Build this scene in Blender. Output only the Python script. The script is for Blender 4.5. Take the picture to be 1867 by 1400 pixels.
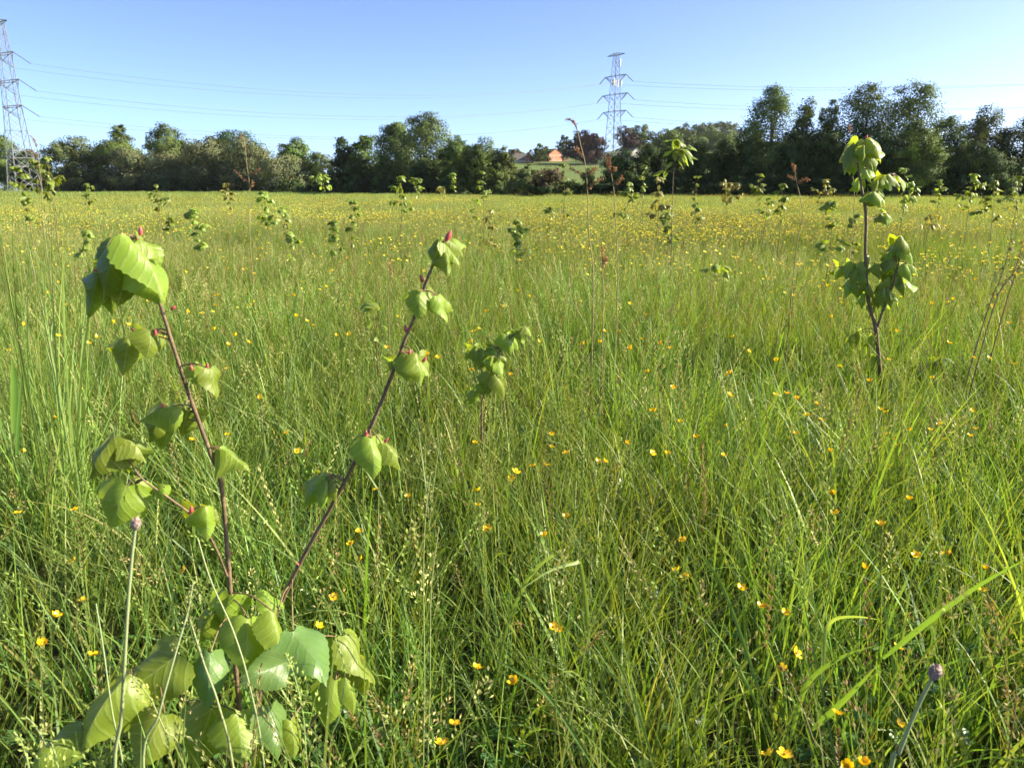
import bpy, math, random
import numpy as np
from mathutils import Vector, Matrix, Euler, Quaternion

R = math.radians
sc = bpy.context.scene
for o in list(bpy.data.objects):
    bpy.data.objects.remove(o)
COL = sc.collection

# ---------------------------------------------------------------- camera
F, CX, CY, HORIZON, CAMZ = 1402.0, 933.5, 700.0, 342.0, 1.5     # focal length and centre in photograph pixels
PITCH = math.atan((CY - HORIZON) / F)
cam_data = bpy.data.cameras.new('camera')
cam = bpy.data.objects.new('camera', cam_data)
COL.objects.link(cam)
cam.location = (0, 0, CAMZ)
cam.rotation_euler = (R(90) - PITCH, 0, 0)
cam_data.sensor_width = 36
cam_data.lens = F / 1867 * 36
cam_data.clip_start = 0.05
cam_data.clip_end = 12000
cam_data.dof.use_dof = True
cam_data.dof.focus_distance = 3.2
cam_data.dof.aperture_fstop = 8.5
sc.camera = cam

# ---------------------------------------------------------------- sky, sun, exposure
SUN_AZ, SUN_EL = R(88), R(30)            # azimuth clockwise from the viewing direction (+Y)
world = bpy.data.worlds.new('World')
sc.world = world
world.use_nodes = True
wn = world.node_tree
wn.nodes.clear()
sky = wn.nodes.new('ShaderNodeTexSky')
sky.sky_type = 'NISHITA'
sky.sun_disc = False
sky.sun_elevation = SUN_EL
sky.sun_rotation = SUN_AZ
sky.altitude = 0
sky.air_density = 0.34
sky.dust_density = 1.0
sky.ozone_density = 2.6
bg = wn.nodes.new('ShaderNodeBackground')
bg.inputs['Strength'].default_value = 0.115
wo = wn.nodes.new('ShaderNodeOutputWorld')
wn.links.new(sky.outputs[0], bg.inputs['Color'])
wn.links.new(bg.outputs[0], wo.inputs['Surface'])

sun_data = bpy.data.lights.new('sun', 'SUN')
sun_data.energy = 5.0
sun_data.angle = R(0.5)
sun_data.color = (1.0, 0.88, 0.66)
sun = bpy.data.objects.new('sun', sun_data)
COL.objects.link(sun)
SUN_DIR = Vector((math.sin(SUN_AZ) * math.cos(SUN_EL), math.cos(SUN_AZ) * math.cos(SUN_EL), math.sin(SUN_EL)))
sun.rotation_euler = SUN_DIR.to_track_quat('Z', 'Y').to_euler()
sun.location = (60, 30, 50)

sc.view_settings.view_transform = 'Standard'
sc.view_settings.look = 'None'
sc.view_settings.exposure = 1.72
sc.view_settings.gamma = 1.0
sc.view_settings.use_curve_mapping = False
sc.render.engine = 'CYCLES'
sc.cycles.max_bounces = 4
sc.cycles.diffuse_bounces = 2
sc.cycles.glossy_bounces = 1
sc.cycles.transmission_bounces = 3
sc.cycles.transparent_max_bounces = 4
sc.cycles.sample_clamp_indirect = 6.0
sc.cycles.use_denoising = True
sc.cycles.denoiser = 'OPENIMAGEDENOISE'
sc.cycles.denoising_input_passes = 'RGB_ALBEDO_NORMAL'
sc.cycles.denoising_prefilter = 'ACCURATE'
sc.cycles.adaptive_threshold = 0.02

# ---------------------------------------------------------------- helpers
def P(x, y, d):
    """The point at depth d (metres along +Y) that stands behind photograph pixel (x, y)."""
    a, b = (x - CX) / F, (CY - y) / F
    dx = a
    dy = math.cos(PITCH) + b * math.sin(PITCH)
    dz = -math.sin(PITCH) + b * math.cos(PITCH)
    return Vector((dx / dy * d, d, CAMZ + dz / dy * d))

def PZ(x, y, z):
    """The point at height z behind photograph pixel (x, y)."""
    p = P(x, y, 1.0)
    k = (z - CAMZ) / (p.z - CAMZ)
    return Vector((p.x * k, k, z))

def nrm(v):
    return v / np.maximum(np.linalg.norm(v, axis=-1, keepdims=True), 1e-9)

class Acc:
    """Collects vertices, faces, material slots and tints; build() links them as one mesh object."""
    def __init__(self):
        self.v, self.l, self.t, self.m, self.c, self.u, self.n = [], [], [], [], [], [], 0
    def add(self, v, f, mat=0, col=(1, 1, 1), uv=None):
        v = np.asarray(v, float).reshape(-1, 3)
        if not isinstance(f, np.ndarray):
            for q in f:
                self.l.append(np.asarray(q) + self.n)
                self.t.append(np.array([len(q)]))
                self.m.append(np.array([mat]))
        else:
            self.l.append(f.ravel() + self.n)
            self.t.append(np.full(len(f), f.shape[1]))
            self.m.append(np.full(len(f), mat))
        c = np.asarray(col, float)
        if c.ndim == 1:
            c = np.tile(c, (len(v), 1))
        self.c.append(c)
        self.u.append(np.zeros((len(v), 2)) if uv is None else np.asarray(uv, float))
        self.v.append(v)
        self.n += len(v)
    def mesh(self, name, mats, smooth=False, uv=False, normals=None):
        me = bpy.data.meshes.new(name)
        v = np.concatenate(self.v)
        l = np.concatenate(self.l).astype(np.int32)
        t = np.concatenate(self.t).astype(np.int32)
        m = np.concatenate(self.m).astype(np.int32)
        me.vertices.add(len(v))
        me.vertices.foreach_set('co', v.astype(np.float32).ravel())
        me.loops.add(len(l))
        me.loops.foreach_set('vertex_index', l)
        me.polygons.add(len(t))
        st = np.zeros(len(t), np.int32)
        st[1:] = np.cumsum(t)[:-1]
        me.polygons.foreach_set('loop_start', st)
        me.polygons.foreach_set('loop_total', t)
        me.polygons.foreach_set('material_index', m)
        me.polygons.foreach_set('use_smooth', np.full(len(t), smooth))
        ca = me.color_attributes.new('tint', 'FLOAT_COLOR', 'POINT')
        c = np.concatenate(self.c)
        ca.data.foreach_set('color', np.concatenate([c, np.ones((len(c), 1))], 1).astype(np.float32).ravel())
        if uv:
            ul = me.uv_layers.new(name='UVMap')
            ul.data.foreach_set('uv', np.concatenate(self.u)[l].astype(np.float32).ravel())
        for x in (mats if isinstance(mats, (list, tuple)) else [mats]):
            me.materials.append(x)
        me.update(calc_edges=True)
        me.validate()
        if normals is not None:                 # leaf clumps shade as one soft mass
            me.normals_split_custom_set_from_vertices(np.asarray(normals, np.float32).reshape(-1, 3))
        return me
    def build(self, name, mats, parent=None, smooth=False, link=True, uv=False):
        return obj(name, self.mesh(name, mats, smooth, uv), parent, link)

def obj(name, me, parent=None, link=True):
    o = bpy.data.objects.new(name, me)
    if link:
        COL.objects.link(o)
    if parent is not None:
        o.parent = parent
    return o

def tag(o, label, cat, group=None, kind=None):
    if label:
        o['label'] = label
    if cat:
        o['category'] = cat
    if group:
        o['group'] = group
    if kind:
        o['kind'] = kind
    return o

def thing(name, label, cat, loc, group=None):
    o = bpy.data.objects.new(name, None)
    o.empty_display_size = 0.1
    COL.objects.link(o)
    o.location = loc
    return tag(o, label, cat, group)

def tube(acc, pts, rad, sides=6, mat=0, col=(1, 1, 1), cap=True):
    pts = [Vector(p) for p in pts]
    n = len(pts)
    if not isinstance(rad, (list, tuple, np.ndarray)):
        rad = [rad] * n
    v = []
    up = Vector((0.3, 0.2, 1))
    for i, p in enumerate(pts):
        t = (pts[min(i + 1, n - 1)] - pts[max(i - 1, 0)]).normalized()
        a = t.cross(Vector((1, 0.13, 0.07)))
        if a.length < 0.3:
            a = t.cross(Vector((0.05, 1, 0.1)))
        a.normalize()
        b = t.cross(a)
        for k in range(sides):
            g = 2 * math.pi * k / sides
            v.append(p + (a * math.cos(g) + b * math.sin(g)) * rad[i])
    f = []
    for i in range(n - 1):
        for k in range(sides):
            k2 = (k + 1) % sides
            f.append((i * sides + k, i * sides + k2, (i + 1) * sides + k2, (i + 1) * sides + k))
    acc.add(np.array([tuple(p) for p in v]), np.array(f), mat, col)
    if cap:
        acc.add(np.array([tuple(p) for p in v[-sides:]]), [tuple(range(sides))], mat, col)
        acc.add(np.array([tuple(p) for p in v[:sides]]), [tuple(range(sides - 1, -1, -1))], mat, col)

def smooth_path(pts, n):
    """Catmull-Rom through the given points, n samples per span."""
    pts = [Vector(p) for p in pts]
    q = [pts[0] * 2 - pts[1]] + pts + [pts[-1] * 2 - pts[-2]]
    out = []
    for i in range(1, len(q) - 2):
        for k in range(n):
            t = k / n
            a, b, c, d = q[i - 1], q[i], q[i + 1], q[i + 2]
            out.append(0.5 * ((2 * b) + (c - a) * t + (2 * a - 5 * b + 4 * c - d) * t * t + (3 * b - a - 3 * c + d) * t ** 3))
    out.append(pts[-1])
    return out

def box(acc, x0, x1, y0, y1, z0, z1, mat=0, col=(1, 1, 1)):
    v = [(x, y, z) for z in (z0, z1) for y in (y0, y1) for x in (x0, x1)]
    f = np.array([(0, 2, 3, 1), (4, 5, 7, 6), (0, 1, 5, 4), (2, 6, 7, 3), (0, 4, 6, 2), (1, 3, 7, 5)])
    acc.add(v, f, mat, col)

# ---------------------------------------------------------------- materials
def new_mat(name):
    m = bpy.data.materials.new(name)
    m.use_nodes = True
    m.node_tree.nodes.clear()
    return m, m.node_tree.nodes, m.node_tree.links

def mixrgb(N, L, a, b, fac, mode='MIX'):
    x = N.new('ShaderNodeMix')
    x.data_type = 'RGBA'
    x.blend_type = mode
    for key, val in ((0, fac), (6, a), (7, b)):
        s = x.inputs[key]
        if isinstance(val, bpy.types.NodeSocket):
            L.new(val, s)
        elif key == 0:
            s.default_value = val
        else:
            s.default_value = (*val, 1)
    return x.outputs[2]

def math_node(N, L, op, a, b=None, c=None):
    x = N.new('ShaderNodeMath')
    x.operation = op
    for i, val in enumerate((a, b, c)):
        if val is None:
            continue
        if isinstance(val, bpy.types.NodeSocket):
            L.new(val, x.inputs[i])
        else:
            x.inputs[i].default_value = val
    return x.outputs[0]

def noise(N, L, scale, vec=None, detail=3, rough=0.6):
    x = N.new('ShaderNodeTexNoise')
    x.inputs['Scale'].default_value = scale
    x.inputs['Detail'].default_value = detail
    x.inputs['Roughness'].default_value = rough
    if vec is not None:
        L.new(vec, x.inputs['Vector'])
    return x.outputs['Fac']

def ramp01(N, L, val, lo, hi, a=0.0, b=1.0):
    x = N.new('ShaderNodeMapRange')
    x.inputs[1].default_value, x.inputs[2].default_value = lo, hi
    x.inputs[3].default_value, x.inputs[4].default_value = a, b
    L.new(val, x.inputs[0])
    return x.outputs[0]

def leaf_mat(name, col, trans=0.35, tcol=None, rough=0.5, spec=0.4, patch=None, vary=0.25, veins=False, vein_col=None):
    """Two-sided leaf: glossy diffuse front with light passing through. Tint comes from the mesh, variation from each instance."""
    m, N, L = new_mat(name)
    out = N.new('ShaderNodeOutputMaterial')
    at = N.new('ShaderNodeAttribute')
    at.attribute_name = 'tint'
    oi = N.new('ShaderNodeObjectInfo')
    c = mixrgb(N, L, col, at.outputs['Color'], 1.0, 'MULTIPLY')
    if patch:                                   # slow colour change over the meadow by where each tuft stands
        n = noise(N, L, patch[0], oi.outputs['Location'], 4, 0.6)
        c = mixrgb(N, L, c, mixrgb(N, L, c, patch[1], 1.0, 'MULTIPLY'), ramp01(N, L, n, 0.38, 0.62))
    v = ramp01(N, L, oi.outputs['Random'], 0, 1, 1 - vary, 1 + vary)
    hs = N.new('ShaderNodeHueSaturation')
    L.new(v, hs.inputs['Value'])
    L.new(ramp01(N, L, oi.outputs['Random'], 0, 1, 0.49, 0.512), hs.inputs['Hue'])
    L.new(c, hs.inputs['Color'])
    c = hs.outputs[0]
    bump = None
    if veins:
        uvn = N.new('ShaderNodeUVMap')
        sp = N.new('ShaderNodeSeparateXYZ')
        L.new(uvn.outputs[0], sp.inputs[0])
        ax = math_node(N, L, 'ABSOLUTE', math_node(N, L, 'SUBTRACT', sp.outputs[0], 0.5))
        wob = math_node(N, L, 'MULTIPLY', math_node(N, L, 'SUBTRACT', noise(N, L, 4, uvn.outputs[0], 2), 0.5), 0.16)
        val = math_node(N, L, 'ADD', math_node(N, L, 'SUBTRACT', sp.outputs[1], math_node(N, L, 'MULTIPLY', math_node(N, L, 'POWER', ax, 0.85), 0.80)), wob)
        fr = math_node(N, L, 'PINGPONG', math_node(N, L, 'MULTIPLY', val, 5.0), 0.5)
        side = ramp01(N, L, fr, 0.0, 0.10, 1.0, 0.0)
        mid = ramp01(N, L, ax, 0.004, 0.018, 1.0, 0.0)
        small = ramp01(N, L, noise(N, L, 38, uvn.outputs[0], 2), 0.45, 0.6)
        vm = math_node(N, L, 'MAXIMUM', mid, math_node(N, L, 'MULTIPLY', side, 0.75))
        mott = ramp01(N, L, noise(N, L, 5, uvn.outputs[0], 4), 0.3, 0.7, 0.0, 0.35)
        c = mixrgb(N, L, c, mixrgb(N, L, c, (1.5, 1.25, 0.9), 1.0, 'MULTIPLY'), mott)
        c = mixrgb(N, L, c, vein_col or (0.32, 0.40, 0.13), math_node(N, L, 'MULTIPLY', vm, 0.7))
        spot = ramp01(N, L, noise(N, L, 17, uvn.outputs[0], 3, 0.7), 0.70, 0.76, 0.0, 0.55)
        c = mixrgb(N, L, c, (0.16, 0.10, 0.03), spot)
        h = math_node(N, L, 'ADD', math_node(N, L, 'MULTIPLY', ramp01(N, L, fr, 0.0, 0.22), 0.55), math_node(N, L, 'MULTIPLY', small, 0.10))
        b = N.new('ShaderNodeBump')
        b.inputs['Strength'].default_value = 0.55
        b.inputs['Distance'].default_value = 0.0016
        L.new(h, b.inputs['Height'])
        bump = b.outputs[0]
    pr = N.new('ShaderNodeBsdfPrincipled')
    pr.inputs['Roughness'].default_value = rough
    pr.inputs['Specular IOR Level'].default_value = spec
    L.new(c, pr.inputs['Base Color'])
    tr = N.new('ShaderNodeBsdfTranslucent')
    L.new(mixrgb(N, L, c, tcol or (1.25, 1.2, 0.6), 1.0, 'MULTIPLY'), tr.inputs['Color'])
    if bump is not None:
        L.new(bump, pr.inputs['Normal'])
    mx = N.new('ShaderNodeMixShader')
    mx.inputs[0].default_value = trans
    L.new(pr.outputs[0], mx.inputs[1])
    L.new(tr.outputs[0], mx.inputs[2])
    L.new(mx.outputs[0], out.inputs['Surface'])
    return m

def plain_mat(name, col, rough=0.7, metal=0.0, col2=None, scale=8.0, spec=0.4, bump=0.0, tint=False):
    m, N, L = new_mat(name)
    out = N.new('ShaderNodeOutputMaterial')
    pr = N.new('ShaderNodeBsdfPrincipled')
    pr.inputs['Roughness'].default_value = rough
    pr.inputs['Metallic'].default_value = metal
    pr.inputs['Specular IOR Level'].default_value = spec
    tc = N.new('ShaderNodeTexCoord')
    n = noise(N, L, scale, tc.outputs['Object'], 5)
    c = mixrgb(N, L, col, col2 or tuple(x * 0.7 for x in col), ramp01(N, L, n, 0.35, 0.65))
    if tint:
        at = N.new('ShaderNodeAttribute')
        at.attribute_name = 'tint'
        c = mixrgb(N, L, c, at.outputs['Color'], 1.0, 'MULTIPLY')
    L.new(c, pr.inputs['Base Color'])
    if bump:
        b = N.new('ShaderNodeBump')
        b.inputs['Strength'].default_value = bump
        b.inputs['Distance'].default_value = 0.01
        L.new(n, b.inputs['Height'])
        L.new(b.outputs[0], pr.inputs['Normal'])
    L.new(pr.outputs[0], out.inputs['Surface'])
    return m

M = {}
M['grass'] = leaf_mat('grass_blade', (0.148, 0.225, 0.054), trans=0.42, tcol=(1.45, 1.35, 0.45), rough=0.5, spec=0.4,
                      patch=(0.5, (1.08, 1.0, 0.95)), vary=0.10)
M['straw'] = leaf_mat('grass_seed_head', (0.40, 0.37, 0.19), trans=0.3, tcol=(1.1, 1.0, 0.8), rough=0.6, spec=0.25, vary=0.3)
M['clover'] = leaf_mat('clover_leaf', (0.07, 0.135, 0.03), trans=0.35, rough=0.4, spec=0.5, vary=0.3)
M['lime'] = leaf_mat('lime_leaf', (0.195, 0.290, 0.036), trans=0.5, tcol=(1.5, 1.3, 0.3), rough=0.42, spec=0.45, vary=0.22, veins=True)
M['lime_blue'] = leaf_mat('blue_green_leaf', (0.11, 0.205, 0.055), trans=0.4, tcol=(1.3, 1.3, 0.5), rough=0.34, spec=0.5, vary=0.12, veins=True, vein_col=(0.16, 0.24, 0.10))
M['leaf'] = leaf_mat('sapling_leaf', (0.205, 0.28, 0.052), trans=0.5, tcol=(1.4, 1.25, 0.45), rough=0.4, spec=0.5, vary=0.25)
M['leaf_red'] = leaf_mat('reddish_sapling_leaf', (0.23, 0.235, 0.06), trans=0.45, tcol=(1.4, 1.15, 0.5), rough=0.4, spec=0.5, vary=0.25)
M['bark'] = plain_mat('young_bark', (0.19, 0.13, 0.075), 0.7, col2=(0.10, 0.065, 0.040), scale=60, bump=0.3)
M['twig'] = plain_mat('green_red_twig', (0.17, 0.14, 0.06), 0.5, col2=(0.15, 0.085, 0.045), scale=40)
M['bud'] = plain_mat('red_bud', (0.50, 0.055, 0.07), 0.4, col2=(0.45, 0.12, 0.10), scale=80)
M['petal'] = leaf_mat('buttercup_petal', (0.80, 0.54, 0.010), trans=0.3, tcol=(1.1, 0.9, 0.5), rough=0.25, spec=0.5, vary=0.1)
M['petal_far'] = leaf_mat('buttercup_petal_matt', (0.80, 0.66, 0.07), trans=0.35, tcol=(1.1, 1.0, 0.5), rough=0.5, spec=0.3, vary=0.12)
M['flower_centre'] = plain_mat('buttercup_centre', (0.62, 0.38, 0.02), 0.7, scale=300)
M['flower_stem'] = leaf_mat('flower_stem', (0.13, 0.19, 0.05), trans=0.2, vary=0.2)
# ---------------------------------------------------------------- ground: one sheet, flat meadow with a hill behind the trees
def sstep(x, a, b):
    t = np.clip((np.asarray(x, float) - a) / (b - a), 0, 1)
    return t * t * (3 - 2 * t)

def ground_z(x, y):
    x, y = np.asarray(x, float), np.asarray(y, float)
    lin = np.clip((y - 190) / 210, 0, 1.25)
    hill = 14.0 * (lin ** 1.15) * sstep(x, -110, -30)
    wood = 18.0 * sstep(y, 400, 640) * sstep(x, 20, 120) * (1 - sstep(x, 190, 300))
    return hill + wood + 0.02 * np.sin(x * 1.3) * np.cos(y * 0.9) * (y < 60)

def gz(x, y):
    return float(ground_z(x, y))

xs = np.unique(np.concatenate([np.linspace(-1600, -300, 10), np.linspace(-300, 400, 90), np.linspace(400, 1600, 10), np.linspace(-12, 12, 49)]))
ys = np.unique(np.concatenate([np.linspace(-40, -2, 8), np.linspace(-2, 30, 60), np.linspace(30, 190, 40), np.linspace(190, 700, 90), np.linspace(700, 2500, 12)]))
gx, gy = np.meshgrid(xs, ys)
gzz = ground_z(gx, gy)
A = Acc()
nx, ny = len(xs), len(ys)
ii = (np.arange(ny - 1)[:, None] * nx + np.arange(nx - 1)[None, :]).ravel()
A.add(np.stack([gx.ravel(), gy.ravel(), gzz.ravel()], 1), np.stack([ii, ii + 1, ii + 1 + nx, ii + nx], 1))

m, N, L = new_mat('meadow_soil')
out = N.new('ShaderNodeOutputMaterial')
pr = N.new('ShaderNodeBsdfPrincipled')
pr.inputs['Roughness'].default_value = 0.95
pr.inputs['Specular IOR Level'].default_value = 0.1
tc = N.new('ShaderNodeTexCoord')
sp = N.new('ShaderNodeSeparateXYZ')
L.new(tc.outputs['Object'], sp.inputs[0])
soil = mixrgb(N, L, (0.028, 0.032, 0.012), (0.06, 0.055, 0.028), noise(N, L, 9, tc.outputs['Object'], 6))
turf = mixrgb(N, L, (0.075, 0.115, 0.03), (0.11, 0.145, 0.045), noise(N, L, 0.12, tc.outputs['Object'], 8, 0.75))
far = ramp01(N, L, sp.outputs[1], 25, 70)
L.new(mixrgb(N, L, soil, turf, far), pr.inputs['Base Color'])
L.new(pr.outputs[0], out.inputs['Surface'])
g = A.build('ground', m, smooth=True)
g['kind'] = 'structure'
g['label'] = 'meadow soil with a grassy hill rising behind the trees'

# the far edge of the meadow, as a distance for each column of the photograph
EDGE_PX = [-900, -400, 0, 400, 600, 800, 1000, 1100, 1400, 1867, 2300, 2800]
EDGE_D = [250, 240, 222, 195, 165, 140, 116, 106, 98, 92, 88, 86]
def edge_d(px):
    return float(np.interp(px, EDGE_PX, EDGE_D))

# ---------------------------------------------------------------- meadow grass: tufts of modelled blades, scattered
rng = np.random.default_rng(7)

def strips(acc, root, h, w, az, lean, bend, seg, col, mat=0, facing=None, taper=1.3, curve=1.6):
    """n curved blades at once: root (n,3), height h, width w, azimuth az of the bend."""
    n = len(h)
    s = np.linspace(0, 1, seg + 1)
    th = lean[:, None] + bend[:, None] * (0.5 * (s[:-1] + s[1:]))[None, :] ** curve
    step = (h / seg)[:, None]
    r = np.concatenate([np.zeros((n, 1)), np.cumsum(np.sin(th) * step, 1)], 1)
    z = np.concatenate([np.zeros((n, 1)), np.cumsum(np.cos(th) * step, 1)], 1)
    ca, sa = np.cos(az)[:, None], np.sin(az)[:, None]
    cx, cy, cz = root[:, 0:1] + r * ca, root[:, 1:2] + r * sa, root[:, 2:3] + z
    fa = az + math.pi / 2 if facing is None else facing
    wx, wy = np.cos(fa)[:, None], np.sin(fa)[:, None]
    hw = 0.5 * w[:, None] * np.maximum(1 - s[None, :] ** (taper * 1.6), 0.04) * np.minimum(0.55 + s[None, :] * 2.5, 1)
    a = np.stack([cx - wx * hw, cy - wy * hw, cz], -1)
    b = np.stack([cx + wx * hw, cy + wy * hw, cz], -1)
    v = np.stack([a, b], 2).reshape(n, -1, 3)
    k = np.arange(seg) * 2
    f1 = np.stack([k, k + 1, k + 3, k + 2], 1)
    f = (f1[None] + (np.arange(n) * (2 * (seg + 1)))[:, None, None]).reshape(-1, 4)
    cc = np.repeat(col, 2 * (seg + 1), 0)
    acc.add(v.reshape(-1, 3), f, mat, cc)
    return np.stack([cx, cy, cz], -1)

GREENS = np.array([(1.0, 1.0, 1.0), (1.15, 1.1, 0.9), (0.8, 0.95, 1.0), (0.95, 1.15, 0.75), (0.6, 0.78, 0.72), (1.4, 1.25, 1.2)])
def greens(n, g=rng, dry=0.0):
    c = GREENS[g.integers(0, len(GREENS), n)] * g.uniform(0.8, 1.2, (n, 1))
    d = g.random(n) < dry
    c[d] = np.array((2.1, 1.45, 1.9)) * g.uniform(0.6, 1.0, (d.sum(), 1))
    return c

def disc(n, rad, g=rng):
    r, a = rad * np.sqrt(g.random(n)), g.uniform(0, 2 * math.pi, n)
    return np.stack([r * np.cos(a), r * np.sin(a), np.zeros(n)], 1)

def diamonds(acc, c, ax, side, ln, wd, col, mat):
    """Small flat spikelets: centre c, long axis ax, side axis, all (n,3)."""
    n = len(c)
    v = np.stack([c - ax * ln[:, None] * .5, c + side * wd[:, None] * .5, c + ax * ln[:, None] * .5, c - side * wd[:, None] * .5], 1)
    f = np.arange(n * 4).reshape(n, 4)
    acc.add(v.reshape(-1, 3), f, mat, np.repeat(col, 4, 0))

def heads(acc, line, kind, g, mat, tint, size=1.0):
    """A seed head along the last points of one stem's centre line."""
    tip, pre = line[-1], line[-2]
    ax = nrm(tip - line[-3])
    if kind == 'rye':
        L_, n = 0.16 * size, 16
        t = np.linspace(-1, 0, n)
        c = tip + ax * (t * L_)[:, None]
        s = np.where(np.arange(n) % 2, 1, -1)[:, None]
        side = nrm(np.cross(ax, g.normal(size=3)))
        c = c + side * s * 0.0035 * size
        a = nrm(ax + side * s * 0.45)
        diamonds(acc, c, np.broadcast_to(a, c.shape) if a.ndim == 1 else a, np.broadcast_to(nrm(np.cross(ax, side)), c.shape) * 1.0,
                 np.full(n, 0.014) * size, np.full(n, 0.0055) * size, np.tile(tint, (n, 1)) * g.uniform(0.8, 1.2, (n, 1)), mat)
        diamonds(acc, c, a, np.broadcast_to(side, c.shape), np.full(n, 0.013) * size, np.full(n, 0.005) * size,
                 np.tile(tint, (n, 1)) * g.uniform(0.8, 1.2, (n, 1)), mat)
    elif kind == 'panicle':
        n = 46
        t = g.random(n) ** 0.8
        rad = (0.035 * (1 - t) + 0.006) * size * g.uniform(0.3, 1, n)
        a = g.uniform(0, 2 * math.pi, n)
        u = nrm(np.cross(ax, (0.3, 0.9, 0.1)))
        w = np.cross(ax, u)
        dirv = u * np.cos(a)[:, None] + w * np.sin(a)[:, None]
        c = tip - ax * ((1 - t) * 0.13 * size)[:, None] + dirv * rad[:, None]
        aa = nrm(ax + dirv * 0.7 + g.normal(size=(n, 3)) * 0.25)
        diamonds(acc, c, aa, nrm(np.cross(aa, g.normal(size=(n, 3)))), np.full(n, 0.0085) * size, np.full(n, 0.0038) * size,
                 np.tile(tint, (n, 1)) * g.uniform(0.7, 1.25, (n, 1)), mat)
    else:                                                  # dense spike
        n = 60
        t = g.random(n)
        rad = 0.0055 * size * np.sin(math.pi * np.clip(t * .9 + .08, 0, 1)) ** .6
        a = g.uniform(0, 2 * math.pi, n)
        u = nrm(np.cross(ax, (0.3, 0.9, 0.1)))
        w = np.cross(ax, u)
        dirv = u * np.cos(a)[:, None] + w * np.sin(a)[:, None]
        c = tip - ax * ((1 - t) * 0.075 * size)[:, None] + dirv * rad[:, None]
        aa = nrm(ax + dirv * 0.8)
        diamonds(acc, c, aa, nrm(np.cross(aa, dirv)), np.full(n, 0.009) * size, np.full(n, 0.0045) * size,
                 np.tile(tint, (n, 1)) * g.uniform(0.7, 1.25, (n, 1)), mat)

def stems(acc, n, rad, h0, h1, kinds, g, width=0.0024, seg=6, size=1.0, tints=None):
    root = square(n, rad, g)
    h = g.uniform(h0, h1, n)
    az = g.uniform(0, 2 * math.pi, n)
    lean, bend = g.uniform(0, 0.28, n), g.uniform(0.05, 0.85, n)
    col = greens(n, g, 0.05) * np.array((1.15, 1.05, 0.95))
    w = np.full(n, width) * g.uniform(0.8, 1.3, n)
    line = strips(acc, root, h, w, az, lean, bend, seg, col, 0, None, taper=6, curve=2.4)
    strips(acc, root, h, w, az, lean, bend, seg, col, 0, az, taper=6, curve=2.4)
    for i in range(n):
        k = kinds[g.integers(0, len(kinds))]
        if k is None:
            continue
        tint = np.array(tints[g.integers(0, len(tints))]) if tints is not None else np.array((1.0, 1.0, 1.0))
        heads(acc, line[i], k, g, 1, tint, size)
    # one or two flag leaves along each stem
    j = np.repeat(np.arange(n), 2)
    t = g.integers(1, seg - 1, len(j))
    strips(acc, line[j, t], g.uniform(0.08, 0.2, len(j)), g.uniform(0.003, 0.005, len(j)), g.uniform(0, 6.28, len(j)),
           g.uniform(0.25, 0.7, len(j)), g.uniform(0.2, 1.2, len(j)), 4, greens(len(j), g))

HEAD_TINTS = [(0.75, 0.95, 0.55), (0.95, 1.0, 0.75), (0.85, 0.95, 0.7), (0.75, 0.6, 0.5), (0.62, 1.0, 0.45), (1.15, 1.15, 0.95)]
GREEN_HEADS = [(0.62, 0.95, 0.42), (0.75, 1.0, 0.5), (0.9, 1.0, 0.65)]
BROWN_HEADS = [(0.62, 0.42, 0.38), (0.75, 0.5, 0.42), (0.5, 0.36, 0.34)]

def vnoise(x, y, s, seed=0):
    """Smooth pseudo-noise 0..1 from a few sines."""
    g = np.random.default_rng(seed)
    v = 0
    for k in range(5):
        a, f, p = g.uniform(0, 6.28), s * g.uniform(0.5, 2.0), g.uniform(0, 6.28)
        v = v + np.sin((x * math.cos(a) + y * math.sin(a)) * f + p)
    return 0.5 + v / 10 * 1.6

PROTO = {}
def proto(name, acc, mats):
    PROTO[name] = acc.build(name, mats, link=False)

def square(n, size, g, clumps=0, spread=0.05):
    """n root points over a square tile, partly gathered into clumps, kept inside the tile."""
    p = g.uniform(-size / 2, size / 2, (n, 2))
    if clumps:
        c = g.uniform(-size / 2, size / 2, (clumps, 2))
        k = g.random(n) < 0.7
        q = c[g.integers(0, clumps, n)] + g.normal(0, spread, (n, 2))
        p[k] = q[k]
        p = (p + size / 2) % size - size / 2
    return np.concatenate([p, np.zeros((n, 1))], 1)

def blades(acc, root, h0, h1, w0, w1, seg, g, dry=0.04, bend=(0.1, 1.3), lean=(0.02, 0.38), hs=11.0):
    n = len(root)
    hv = g.uniform(h0, h1, n) * (0.5 + 0.95 * vnoise(root[:, 0], root[:, 1], hs, int(g.integers(0, 99))))
    strips(acc, root, hv, g.uniform(w0, w1, n), g.uniform(0, 6.283, n), g.uniform(*lean, n),
           g.uniform(*bend, n) * g.random(n) ** 0.6, seg, greens(n, g, dry), 0, g.uniform(0, 6.283, n))

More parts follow.
